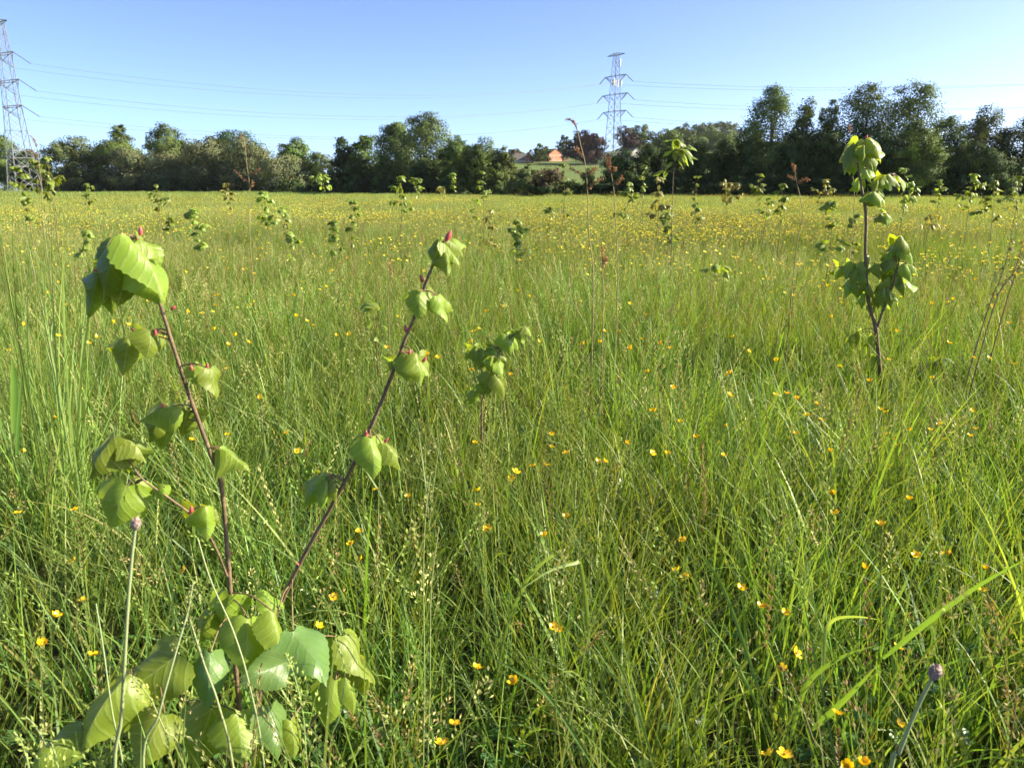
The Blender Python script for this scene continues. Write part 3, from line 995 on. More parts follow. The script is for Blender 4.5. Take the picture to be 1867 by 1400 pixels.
def wire(a, b, sag, label, r=0.030):
    A = Acc()
    n = 40
    pts = []
    for k in range(n + 1):
        u = k / n
        p = a.lerp(b, u)
        p.z -= sag * 4 * u * (1 - u)
        pts.append(p)
    tube(A, pts, r, 5, cap=False)
    o = A.build('power_line', M['wire'])
    return tag(o, label, 'power line', 'conductors of the power line')

LV = {1: 'top', 2: 'middle', 3: 'bottom'}
far_dir = (TPL - RPL).normalized()
for (i, sg, tl), (_, _, tr) in zip(ends_l, ends_r):
    a, b = arm_world(pl, tl), arm_world(pr_, tr)
    ab = (b - a).normalized()
    a2 = a + ab * 3.4 - Vector((0, 0, 2.6))
    b2 = b - ab * 3.0 - Vector((0, 0, 2.6))
    insulator(pl, a, a2)
    insulator(pr_, b, b2)
    side = 'near' if sg * math.sin(pr_.rotation_euler.z) < 0 else 'far'
    wire(a2, b2, 6.0, f'{side} wire of the {LV[i]} pair strung between the two pylons')
    nrm_ = Vector((-far_dir.y, far_dir.x, 0)) * sg * tr.x / abs(tr.x) * abs(tr.x)
    c = TPL + Vector((0, 0, tr.z * .93)) + nrm_ * (-1 if sg < 0 else 1) * sg
    b3 = b + far_dir * 3.0 - Vector((0, 0, 2.6))
    insulator(pr_, b, b3)
    wire(b3, c, 5.0, f'{side} wire of the {LV[i]} pair running right from the distant pylon')

# ---------------------------------------------------------------- houses on the hill
def brick_mat(name, c1, c2, mortar):
    m, N, L = new_mat(name)
    out = N.new('ShaderNodeOutputMaterial')
    pr = N.new('ShaderNodeBsdfPrincipled')
    pr.inputs['Roughness'].default_value = .85
    tc = N.new('ShaderNodeTexCoord')
    b = N.new('ShaderNodeTexBrick')
    b.inputs['Scale'].default_value = 4.4
    b.inputs['Color1'].default_value = (*c1, 1)
    b.inputs['Color2'].default_value = (*c2, 1)
    b.inputs['Mortar'].default_value = (*mortar, 1)
    mp = N.new('ShaderNodeMapping')
    mp.inputs['Rotation'].default_value = (R(90), 0, 0)
    L.new(tc.outputs['Object'], mp.inputs[0])
    L.new(mp.outputs[0], b.inputs['Vector'])
    L.new(mixrgb(N, L, b.outputs[0], (.8, .75, .7), ramp01(N, L, noise(N, L, .9, tc.outputs['Object']), .3, .7, 0, .25), 'MULTIPLY'), pr.inputs['Base Color'])
    L.new(pr.outputs[0], out.inputs['Surface'])
    return m

M['brick_red'] = brick_mat('red_brick', (.46, .16, .085), (.40, .135, .07), (.42, .24, .16))
M['tile_red'] = plain_mat('clay_roof_tile', (.13, .055, .04), .8, col2=(.09, .04, .03), scale=3)
M['slate'] = plain_mat('slate_roof', (.16, .145, .125), .7, col2=(.11, .10, .09), scale=3)
M['render_wall'] = plain_mat('pale_render', (.55, .52, .46), .9, scale=2)
M['white_paint'] = plain_mat('white_paint', (.78, .78, .76), .6, scale=2)
M['glass'] = plain_mat('window_glass', (.04, .045, .05), .12, scale=2, spec=.8)

def gable_house(t, w, dpt, he, hr, wallm, roofm, over=.35, band=None):
    """Gable front in the x-z plane at y = 0, the ridge running back along +y."""
    A = Acc()
    v = [(-w / 2, 0, 0), (w / 2, 0, 0), (w / 2, 0, he), (0, 0, hr), (-w / 2, 0, he),
         (-w / 2, dpt, 0), (w / 2, dpt, 0), (w / 2, dpt, he), (0, dpt, hr), (-w / 2, dpt, he)]
    A.add(v, [(0, 1, 2, 3, 4), (9, 8, 7, 6, 5), (1, 6, 7, 2), (0, 4, 9, 5)])
    A.build('wall', wallm, t)
    A = Acc()
    k = (hr - he) / (w / 2)
    th = .16
    for sg in (-1, 1):
        e0 = Vector((sg * (w / 2 + over), 0, he - over * k + .03))
        r0 = Vector((0, 0, hr + .03))
        vs = []
        for y in (-.25, dpt + .25):
            for p in (e0, r0, r0 + Vector((0, 0, th)), e0 + Vector((0, 0, th))):
                vs.append((p.x, y, p.z))
        A.add(vs, np.array([(0, 1, 2, 3), (7, 6, 5, 4), (0, 4, 5, 1), (3, 2, 6, 7), (0, 3, 7, 4), (1, 5, 6, 2)]))
    roof = A.build('roof', roofm, t)
    for zb in (band or []):
        A = Acc()
        wz = w / 2 if zb <= he else (w / 2) * (hr - zb) / (hr - he)
        box(A, -wz + .02, wz - .02, -.05, .02, zb, zb + .2)
        A.build('brick_band', M['render_wall'], t)
    return roof

def chimney(roof, x, y, z0, z1, s=.45):
    A = Acc()
    box(A, x - s, x + s, y - s, y + s, z0, z1)
    box(A, x - s - .08, x + s + .08, y - s - .08, y + s + .08, z1 - .25, z1 - .02)
    for q in (-.2, .2):
        tube(A, [(x + q, y, z1), (x + q, y, z1 + .45)], [.13, .1], 7)
    A.build('chimney', M['brick_red'], roof)

def window(t, x, z, w, h, y=-.03):
    A = Acc()
    fr = .1
    for (a0, a1, b0, b1) in ((-w / 2, w / 2, 0, fr), (-w / 2, w / 2, h - fr, h), (-w / 2, -w / 2 + fr, fr, h - fr), (w / 2 - fr, w / 2, fr, h - fr), (-.04, .04, fr, h - fr)):
        box(A, x + a0, x + a1, y - .05, y + .04, z + b0, z + b1)
    f = A.build('window', M['white_paint'], t)
    A = Acc()
    box(A, x - w / 2 + .05, x + w / 2 - .05, y - .015, y + .035, z + .05, z + h - .05)
    A.build('pane', M['glass'], f)

hp = P(1013, 302, 402)
t = thing('brick_house', 'red brick house with tall lit gable and pale bands, on the hill', 'house', (hp.x, 402, gz(hp.x, 402)))
t.rotation_euler = (0, 0, R(35))
zt = P(1013, 272, 402).z - gz(hp.x, 402)
rf = gable_house(t, 8.2, 11, zt - 2.5, zt, M['brick_red'], M['tile_red'], .3, band=[zt - 5.6, zt - 3.2])
chimney(rf, 0, 8.6, zt - .8, zt + 1.3)
A = Acc()
wv = [(3.7, 1.5, 0), (10.5, 1.5, 0), (10.5, 6.5, 0), (3.7, 6.5, 0)]
box(A, 4.12, 10.5, 1.5, 6.5, -1, zt - 5.6)
A.build('wall', M['brick_red'], t)
A = Acc()
zr = zt - 5.58
A.add([(4.12, 1.2, zr), (10.8, 1.2, zr), (10.8, 4, zr + 1.7), (4.12, 4, zr + 1.7), (4.12, 6.8, zr), (10.8, 6.8, zr)],
      [(0, 1, 2, 3), (3, 2, 5, 4), (0, 3, 4), (1, 5, 2)])
A.build('wing_roof', M['tile_red'], t)
window(t, -1.6, 1.0, 1.0, 1.3)
window(t, 6.5, 1.2, 1.3, 1.2, 1.47)

hp2 = P(946, 302, 392)
zb2 = gz(hp2.x, 392)
z2 = P(946, 279, 392).z - zb2
t = thing('slate_house', 'house with grey slate roof and small white edged brick gable', 'house', (hp2.x, 392, zb2))
t.rotation_euler = (0, 0, R(-6))
A = Acc()
box(A, -4.2, 4.2, 0, 7, -1, z2 - 3.2)
A.build('wall', M['render_wall'], t)
A = Acc()
zr = z2 - 3.18
A.add([(-4.6, -.4, zr - .3), (4.6, -.4, zr - .3), (4.0, 3.5, z2), (-3.4, 3.5, z2), (-4.6, 7.4, zr - .3), (4.6, 7.4, zr - .3)],
      [(0, 1, 2, 3), (3, 2, 5, 4), (0, 3, 4), (1, 5, 2)])
rf = A.build('roof', M['slate'], t)
chimney(rf, -2.2, 3.5, z2 - .6, z2 + 1.2, .4)
window(t, -2.0, z2 - 5.4, 1.2, 1.2)
gw = Acc()
gx0, gx1, gy_ = 3.4, 7.4, -1.2
ge, ga = z2 - 3.0, z2 - .2
gw.add([(gx0, gy_, -1), (gx1, gy_, -1), (gx1, gy_, ge), ((gx0 + gx1) / 2, gy_, ga), (gx0, gy_, ge), (gx0, 5, -1), (gx1, 5, -1), (gx1, 5, ge), ((gx0 + gx1) / 2, 5, ga), (gx0, 5, ge)],
       [(0, 1, 2, 3, 4), (9, 8, 7, 6, 5), (1, 6, 7, 2), (0, 4, 9, 5)])
gw.build('gable_wall', M['brick_red'], t)
for sg in (-1, 1):
    A = Acc()
    mx_ = (gx0 + gx1) / 2
    ex = mx_ + sg * 2.3
    for y0, y1, mt in ((gy_ - .12, gy_ + .05, 'white_paint'), (gy_ + .06, 5.2, 'slate')):
        A = Acc()
        zz = ge - .35
        vs = []
        for y in (y0, y1):
            for px_, pz_ in ((ex, zz), (mx_, ga + .04), (mx_, ga + .3), (ex, zz + .26)):
                vs.append((px_, y, pz_))
        A.add(vs, np.array([(0, 1, 2, 3), (7, 6, 5, 4), (0, 4, 5, 1), (3, 2, 6, 7), (0, 3, 7, 4), (1, 5, 6, 2)]))
        A.build('bargeboard' if mt == 'white_paint' else 'gable_roof', M[mt], t)
window(t, (gx0 + gx1) / 2, ge - 1.9, 1.3, 1.3, gy_ - .03)

hp3 = P(1160, 298, 360)
zb3 = gz(hp3.x, 360)
z3 = P(1160, 270, 360).z - zb3
t = thing('white_cottage', 'pale rendered cottage end showing between the dark hill trees', 'house', (hp3.x, 360, zb3))
t.rotation_euler = (0, 0, R(20))
gable_house(t, 5.6, 8, z3 - 2.2, z3, M['render_wall'], M['slate'])
window(t, 0, z3 - 4.4, 1.1, 1.3)

# field fence on the hill, below the houses
M['fence_wood'] = plain_mat('weathered_fence', (.17, .15, .12), .9, scale=3)
fa, fb = P(985, 307, 352), P(1112, 304, 352)
t = thing('field_fence', 'post and rail fence along the top of the hill field', 'fence', (fa.x, 352, gz(fa.x, 352)))
nP = 15
for k in range(nP):
    A = Acc()
    x = (fb.x - fa.x) * k / (nP - 1)
    box(A, x - .09, x + .09, -.09, .09, -.3, 1.35)
    A.build('post', M['fence_wood'], t)
for zr in (.55, 1.05):
    A = Acc()
    box(A, 0, fb.x - fa.x, -.15, -.1, zr, zr + .14)
    A.build('rail', M['fence_wood'], t)

# ---------------------------------------------------------------- leaves and saplings
HEART = [(0, 0.02), (0.10, -0.05), (0.22, -0.085), (0.34, -0.05), (0.44, 0.06), (0.49, 0.20), (0.48, 0.36), (0.42, 0.52), (0.31, 0.68), (0.18, 0.83), (0.07, 0.94), (0, 1.03)]
OVAL = [(0, 0.0), (0.08, 0.03), (0.17, 0.13), (0.23, 0.28), (0.25, 0.45), (0.22, 0.62), (0.16, 0.78), (0.08, 0.92), (0, 1.02)]
ROUND = [(0, 0.0), (0.14, 0.0), (0.28, 0.09), (0.37, 0.24), (0.40, 0.42), (0.37, 0.62), (0.28, 0.80), (0.14, 0.93), (0, 1.0)]

def leaf_mesh(name, outline, n, rings, fold, cup, bend, wave, teeth, mat, phase=0.0):
    """A leaf one unit long: base at the origin, tip along +y, upper side +z, drooping with `bend`."""
    o = np.array(outline)
    s = np.concatenate([[0], np.cumsum(np.linalg.norm(np.diff(o, axis=0), axis=1))])
    t = np.linspace(0, s[-1], n + 1)
    right = np.stack([np.interp(t, s, o[:, 0]), np.interp(t, s, o[:, 1])], 1)
    left = right[1:-1][::-1] * np.array((-1, 1))
    ring = np.concatenate([right, left])
    c = np.array((0, 0.36))
    if teeth:
        k = np.where(np.arange(len(ring)) % 2 == 0, 1.0, 1 - teeth)
        k[0] = k[n] = 1.0
        ring = c + (ring - c) * k[:, None]
    m_ = len(ring)
    uv2 = [c[None]]
    for q in range(1, rings + 1):
        uv2.append(c + (ring - c) * (q / rings))
    p = np.concatenate(uv2)
    x, y = p[:, 0], p[:, 1]
    z = -fold * np.abs(x) - cup * (x ** 2) * 1.6
    val = y - 0.95 * np.abs(x)
    gg = np.random.default_rng(int(phase * 100) + n)
    for q in range(5):                                  # gentle irregular crumple
        ka, kp, kf = gg.uniform(0, 6.28), gg.uniform(0, 6.28), gg.uniform(4, 11)
        z = z + wave * gg.uniform(.5, 1.2) * np.sin((x * math.cos(ka) + y * math.sin(ka)) * kf + kp) * np.minimum(.25 + np.hypot(x, y - .36) * 2, 1)
    th = bend * np.clip(y, -.1, 1.1)
    yb = np.where(abs(bend) > 1e-3, np.sin(th) / (bend if abs(bend) > 1e-3 else 1), y)
    zb = np.where(abs(bend) > 1e-3, -(1 - np.cos(th)) / (bend if abs(bend) > 1e-3 else 1), 0)
    v = np.stack([x, yb + z * np.sin(th), zb + z * np.cos(th)], 1)
    f3 = [(0, 1 + k, 1 + (k + 1) % m_) for k in range(m_)]
    f4 = []
    for q in range(rings - 1):
        b0, b1 = 1 + q * m_, 1 + (q + 1) * m_
        f4 += [(b0 + k, b1 + k, b1 + (k + 1) % m_, b0 + (k + 1) % m_) for k in range(m_)]
    acc = Acc()
    uv = np.stack([x + 0.5, y], 1)
    acc.add(v, [*[tuple(q[::-1]) for q in f3], *[tuple(q[::-1]) for q in f4]], uv=uv)
    return acc.mesh(name, mat, smooth=True, uv=True)

LEAF = {}
for nm, mt in (('lime', 'lime'), ('blue', 'lime_blue')):
    LEAF[nm] = [leaf_mesh(f'{nm}_leaf', HEART, 24, 5, fo, cu, be, wa, .05, M[mt], ph) for fo, cu, be, wa, ph in
                ((.2, .6, .7, .028, 0), (.4, 1.0, 1.0, .036, 1.3), (.1, .5, .45, .026, 2.6), (.55, .7, 1.25, .034, 4.0), (-.15, .8, .9, .036, 5.0), (.3, 1.7, 1.5, .036, .7))]
LEAF['heart_small'] = [leaf_mesh('small_lime_leaf', HEART, 7, 2, fo, .5, be, .03, 0, M['leaf'], ph) for fo, be, ph in ((.3, .8, 0), (.55, 1.2, 1), (.1, .5, 2))]
LEAF['oval'] = [leaf_mesh('oval_leaf', OVAL, 6, 2, fo, .3, be, .02, 0, M['leaf'], ph) for fo, be, ph in ((.35, 1.0, 0), (.5, 1.7, 1), (.2, .5, 2))]
LEAF['oval_red'] = [leaf_mesh('bronze_leaf', OVAL, 6, 2, fo, .3, be, .02, 0, M['leaf_red'], ph) for fo, be, ph in ((.35, 1.0, 0), (.5, 1.5, 1), (.2, .5, 2))]
LEAF['round'] = [leaf_mesh('round_leaf', ROUND, 6, 2, fo, .3, be, .03, 0, M['leaf'], ph) for fo, be, ph in ((.3, .7, 0), (.5, 1.1, 1), (.1, .3, 2))]

def bud_mesh():
    a = Acc()
    tube(a, [(0, 0, 0), (0, .02, .18), (.02, .03, .5), (.01, 0, .82), (0, 0, 1)], [.1, .2, .24, .14, .02], 8)
    tube(a, [(.05, 0, .0), (.14, .02, .3), (.12, .0, .62)], [.06, .12, .03], 6)
    return a.mesh('bud', M['bud'], smooth=True)
BUD = bud_mesh()

CAM = Vector((0, 0, CAMZ))
def leaf_matrix(base, tip, length, wf=1.0, roll=0.0, up=0.55, chord=1.0):
    t = (tip - base)
    t = t.normalized()
    n = (CAM - base).normalized() + Vector((0, 0, up)) + Vector((.6, 0, 0))
    n = (n - t * n.dot(t)).normalized()
    n = Quaternion(t, roll) @ n
    x = t.cross(n)
    m = Matrix.Identity(4)
    for i in range(3):
        m[i][0], m[i][1], m[i][2], m[i][3] = x[i] * length * wf, t[i] * length, n[i] * length, base[i]
    return m

def free_leaf_matrix(base, t, n, length, wf=1.0):
    t = t.normalized()
    n = (n - t * n.dot(t))
    if n.length < 1e-4:
        n = t.orthogonal()
    n.normalize()
    x = t.cross(n)
    m = Matrix.Identity(4)
    for i in range(3):
        m[i][0], m[i][1], m[i][2], m[i][3] = x[i] * length * wf, t[i] * length, n[i] * length, base[i]
    return m

def nearest(path, p):
    return min(path, key=lambda q: (q - p).length)

def px_plant(name, label, cat, paths, leaves, buds, base, leaf_sets, rad0=0.0065, group=None):
    """A young tree laid out from measured points: paths are stems as lists of (x, y, depth), leaves are
    (base x, base y, tip x, tip y, depth, depth change, width, roll, shape, set)."""
    t = thing(name, label, cat, base, group)
    bo = Vector(base)
    allp = []
    for k, (pts, r0, r1) in enumerate(paths):
        w = [P(*q) if len(q) == 3 else Vector(q[:3]) for q in pts]
        sp_ = smooth_path(w, 6)
        A = Acc()
        g = np.random.default_rng(k)
        rad = np.linspace(r0, r1, len(sp_)) * (1 + .18 * (np.arange(len(sp_)) % 6 == 0))
        tube(A, [p - bo for p in sp_], list(rad), 8)
        A.build('stem' if k == 0 else 'branch', M['bark'], t, smooth=True)
        allp += sp_
    g2 = np.random.default_rng(len(leaves))
    more = []
    for (bx, by, tx, ty, d, dd, wf, roll, shape, st) in leaves:
        if by > 1060 and d < 2:
            continue
        ln_ = math.hypot(tx - bx, ty - by)
        sg = 1 if g2.random() < .5 else -1
        an = math.atan2(ty - by, tx - bx) + sg * g2.uniform(.5, 1.0)
        an = an * .6 + .4 * math.pi / 2                  # they hang
        k_ = g2.uniform(.5, .72) * ln_
        ox = bx + sg * -ln_ * .12
        more.append((ox, by + ln_ * .05, ox + math.cos(an) * k_, by + math.sin(an) * k_, d + .016 * d, .02 * d, .95, roll + g2.uniform(-50, 50), int(g2.integers(0, 6)), st))
    for (bx, by, tx, ty, d, dd, wf, roll, shape, st) in list(leaves) + more:
        b_, e_ = P(bx, by, d), P(tx, ty, d + dd)
        be = (.7, 1.0, .45, 1.25, .9, 1.5)[shape]
        if by > 1070 and d < 2:                       # the broad leaves at the foot
            e_ = b_ + (e_ - b_) * 1.04
        elif d > 5 or d < 2:
            e_ = b_ + (e_ - b_) * .94
        ln = (e_ - b_).length / (math.sin(be / 2) / (be / 2))
        # tilt the blade up so that after drooping the tip comes where it should
        td = (e_ - b_).normalized()
        mtx = leaf_matrix(b_, e_, ln, wf * 1.06, R(roll))
        x_ = Vector((mtx[0][0], mtx[1][0], mtx[2][0])).normalized()
        rot = Matrix.Translation(b_) @ Matrix.Rotation(be / 2, 4, x_) @ Matrix.Translation(-b_)
        o = obj('leaf', LEAF[leaf_sets[st]][shape], t)
        o.matrix_local = Matrix.Translation(-bo) @ rot @ mtx
        q = nearest(allp, b_)
        if .004 < (q - b_).length < .35:
            A = Acc()
            mid = q.lerp(b_, .5) + Vector((0, 0, .12 * (q - b_).length))
            tube(A, [p - bo for p in smooth_path([q, mid, b_], 3)], .0011 + .0005 * d / 1.4, 5)
            A.build('leaf_stalk', M['twig'], t, smooth=True)
    for (bx, by, d, s, ang) in buds:
        o = obj('bud', BUD, t)
        s_ = s / F * d * .85
        o.matrix_local = Matrix.Translation(P(bx, by, d) - bo) @ Matrix.Rotation(R(ang), 4, 'Y') @ Matrix.Diagonal((s_, s_, s_, 1))
    return t

# --- the lime sapling close to the camera
D0 = 1.42
base = P(440, 1400, D0 + .12)
base.z = 0
px_plant('lime_sapling', 'nearest lime sapling with two bare brown stems and large heart leaves at its foot', 'sapling', [
    ([(455, 1460, D0 + .08), (440, 1330, D0 + .06), (424, 1150, D0 + .05), (420, 1080, D0 + .04), (415, 1010, D0 + .03), (403, 880, D0 + .01), (385, 830, D0), (352, 740, D0 - .02), (335, 690, D0 - .03), (312, 620, D0 - .05), (297, 570, D0 - .06), (276, 500, D0 - .06), (252, 436, D0 - .06)], .0056, .0027),
    ([(458, 1450, D0 + .10), (470, 1290, D0 + .12), (492, 1160, D0 + .12), (510, 1105, D0 + .12), (545, 1030, D0 + .11), (575, 975, D0 + .10), (620, 895, D0 + .09), (645, 845, D0 + .08), (680, 770, D0 + .07), (712, 690, D0 + .06), (738, 620, D0 + .05), (755, 580, D0 + .05), (775, 520, D0 + .04), (795, 468, D0 + .04), (800, 448, D0 + .04)], .0054, .0024),
    ([(414, 1050, D0 + .03), (398, 1010, D0), (376, 968, D0 - .03), (345, 935, D0 - .05), (300, 902, D0 - .07), (255, 868, D0 - .08), (222, 812, D0 - .08)], .0028, .0014),
    ([(458, 1450, D0 + .08), (380, 1330, D0 - .02), (300, 1240, D0 - .06), (238, 1232, D0 - .08)], .0035, .0018),
    ([(462, 1450, D0 + .1), (560, 1330, D0 + .08), (620, 1220, D0 + .1), (626, 1160, D0 + .1)], .0035, .0018),
], [
    # top of the left stem
    (233, 430, 300, 548, D0 - .09, -.01, .60, -30, 0, 0), (262, 478, 300, 566, D0 - .07, .01, .95, 10, 1, 0), (222, 438, 186, 556, D0 - .08, .01, .72, 40, 1, 0),
    (240, 446, 212, 566, D0 - .07, .02, .75, 15, 0, 0), (180, 502, 163, 576, D0 - .05, .02, .72, 30, 5, 0), (250, 440, 262, 530, D0 - .03, .05, .9, -30, 2, 0),
    (196, 500, 205, 580, D0 - .03, .04, .7, 20, 1, 0),
    # second and third clusters
    (234, 618, 224, 682, D0 - .05, 0, 1.05, 18, 5, 0), (276, 604, 266, 658, D0 - .06, -.01, 1.25, -8, 0, 0),
    (356, 668, 360, 704, D0 - .04, -.01, 1.2, 25, 4, 0), (382, 672, 392, 728, D0 - .05, 0, .95, -18, 4, 0),
    (332, 742, 248, 772, D0 - .04, -.02, .62, 35, 3, 0), (300, 748, 270, 812, D0 - .03, .0, .8, 25, 1, 0), (308, 768, 292, 824, D0 - .01, .02, .7, -10, 0, 0), (352, 752, 362, 786, D0 + .02, .02, .7, -40, 1, 0),
    (400, 822, 452, 862, D0 - .02, -.02, 1.0, -15, 5, 0), (400, 816, 412, 848, D0 + .0, 0, .9, 30, 1, 0),
    # side branch
    (212, 796, 156, 882, D0 - .09, -.02, .72, 42, 1, 0), (226, 800, 268, 846, D0 - .08, 0, .85, -28, 3, 0), (214, 808, 222, 866, D0 - .06, .03, .8, 0, 1, 0),
    (232, 884, 200, 968, D0 - .09, -.01, 1.0, 20, 0, 0), (246, 880, 262, 930, D0 - .07, .02, 1.0, -30, 2, 0), (300, 886, 294, 918, D0 - .07, 0, .9, 0, 0, 0),
    (374, 924, 376, 984, D0 - .06, -.01, 1.05, 5, 5, 0), (392, 930, 400, 960, D0 - .04, .0, .9, -35, 1, 0),
    # right stem, from its tip down
    (800, 440, 790, 488, D0 + .03, -.01, .82, 30, 1, 0), (808, 440, 842, 496, D0 + .03, .0, .66, -30, 2, 0), (812, 462, 814, 506, D0 + .02, -.01, .98, 0, 5, 0), (816, 436, 846, 470, D0 + .05, .02, .8, -20, 0, 0),
    (766, 532, 762, 586, D0 + .03, -.01, 1.02, 18, 0, 0), (778, 530, 800, 578, D0 + .05, 0, .78, -25, 1, 0), (798, 540, 812, 592, D0 + .04, .0, .74, -12, 4, 0),
    (742, 648, 742, 700, D0 + .05, -.01, .95, 15, 0, 0), (756, 646, 768, 706, D0 + .04, -.02, 1.0, -12, 1, 0), (718, 660, 711, 678, D0 + .08, .0, .9, 10, 1, 0), (762, 652, 784, 694, D0 + .06, .01, .85, -35, 2, 0),
    (668, 796, 648, 852, D0 + .06, -.01, .85, 28, 0, 0), (676, 798, 682, 878, D0 + .04, -.02, .88, 4, 0, 0), (694, 806, 732, 862, D0 + .05, .0, .66, -25, 3, 0), (684, 800, 712, 852, D0 + .07, .01, .8, -10, 1, 0),
    (598, 864, 550, 930, D0 + .08, -.01, .62, 28, 3, 0), (604, 868, 614, 920, D0 + .08, -.01, .6, -25, 1, 0), (596, 874, 584, 934, D0 + .07, -.02, .6, 0, 2, 0),
    # leaves at the foot
    (452, 1126, 444, 1226, D0 - .02, -.05, .92, 6, 0, 0), (500, 1116, 502, 1204, D0 - .02, -.04, .68, -22, 0, 0), (508, 1112, 466, 1078, D0 + .04, .02, .85, 10, 2, 0), (422, 1082, 404, 1146, D0 + .03, .0, .95, 30, 1, 0),
    (384, 1120, 366, 1170, D0 + .02, 0, .8, 40, 1, 0), (534, 1148, 594, 1244, D0 - .02, -.07, .92, -5, 2, 1), (626, 1158, 672, 1250, D0 + .06, -.02, .72, -25, 4, 0), (622, 1160, 640, 1236, D0 + .08, 0, .8, 10, 0, 0),
    (526, 1204, 440, 1246, D0 - .08, -.06, .8, 5, 2, 1), (384, 1188, 378, 1290, D0 - .08, -.04, .68, 20, 0, 1), (612, 1238, 594, 1322, D0 + .0, -.03, .85, 10, 0, 0), (634, 1236, 644, 1300, D0 + .01, -.02, .58, -20, 0, 0),
    (432, 1296, 442, 1392, D0 - .10, -.06, 1.05, 8, 0, 0), (388, 1290, 352, 1400, D0 - .08, -.03, .95, 25, 1, 0), (494, 1286, 508, 1382, D0 - .08, -.04, .8, -15, 2, 1), (530, 1312, 536, 1380, D0 - .07, -.03, .72, -5, 0, 0),
    (240, 1226, 150, 1366, D0 - .14, -.08, .78, 36, 3, 0), (326, 1190, 236, 1270, D0 - .09, -.03, 1.0, 30, 2, 0), 
    (150, 1330, 60, 1400, D0 - .2, -.05, .8, 30, 2, 0), (300, 1300, 250, 1400, D0 - .18, -.05, .95, 15, 0, 0), 
    (660, 1200, 668, 1270, D0 + .06, 0, .6, -30, 1, 0),
], [(255, 430, D0 - .07, 20, 12), (231, 436, D0 - .08, 14, -25), (182, 496, D0 - .06, 15, -70), (246, 606, D0 - .06, 14, -40), (283, 612, D0 - .06, 16, 8), (350, 676, D0 - .05, 13, -5), (377, 672, D0 - .05, 13, 15),
    (300, 744, D0 - .05, 14, -30), (348, 936, D0 - .06, 20, 10), (311, 565, D0 - .06, 15, 55), (797, 462, D0 + .03, 26, 5), (812, 440, D0 + .03, 26, 30), (770, 515, D0 + .04, 18, -12), (741, 606, D0 + .05, 18, -10),
    (746, 652, D0 + .04, 18, 8), (770, 660, D0 + .04, 16, 40), (667, 800, D0 + .06, 20, 5), (700, 806, D0 + .06, 14, 50), (600, 870, D0 + .08, 12, 10), (420, 1010, D0 + .02, 10, 40), (206, 826, D0 - .09, 12, -20), (545, 1030, D0 + .1, 10, -50)],
    base, ['lime', 'blue'])

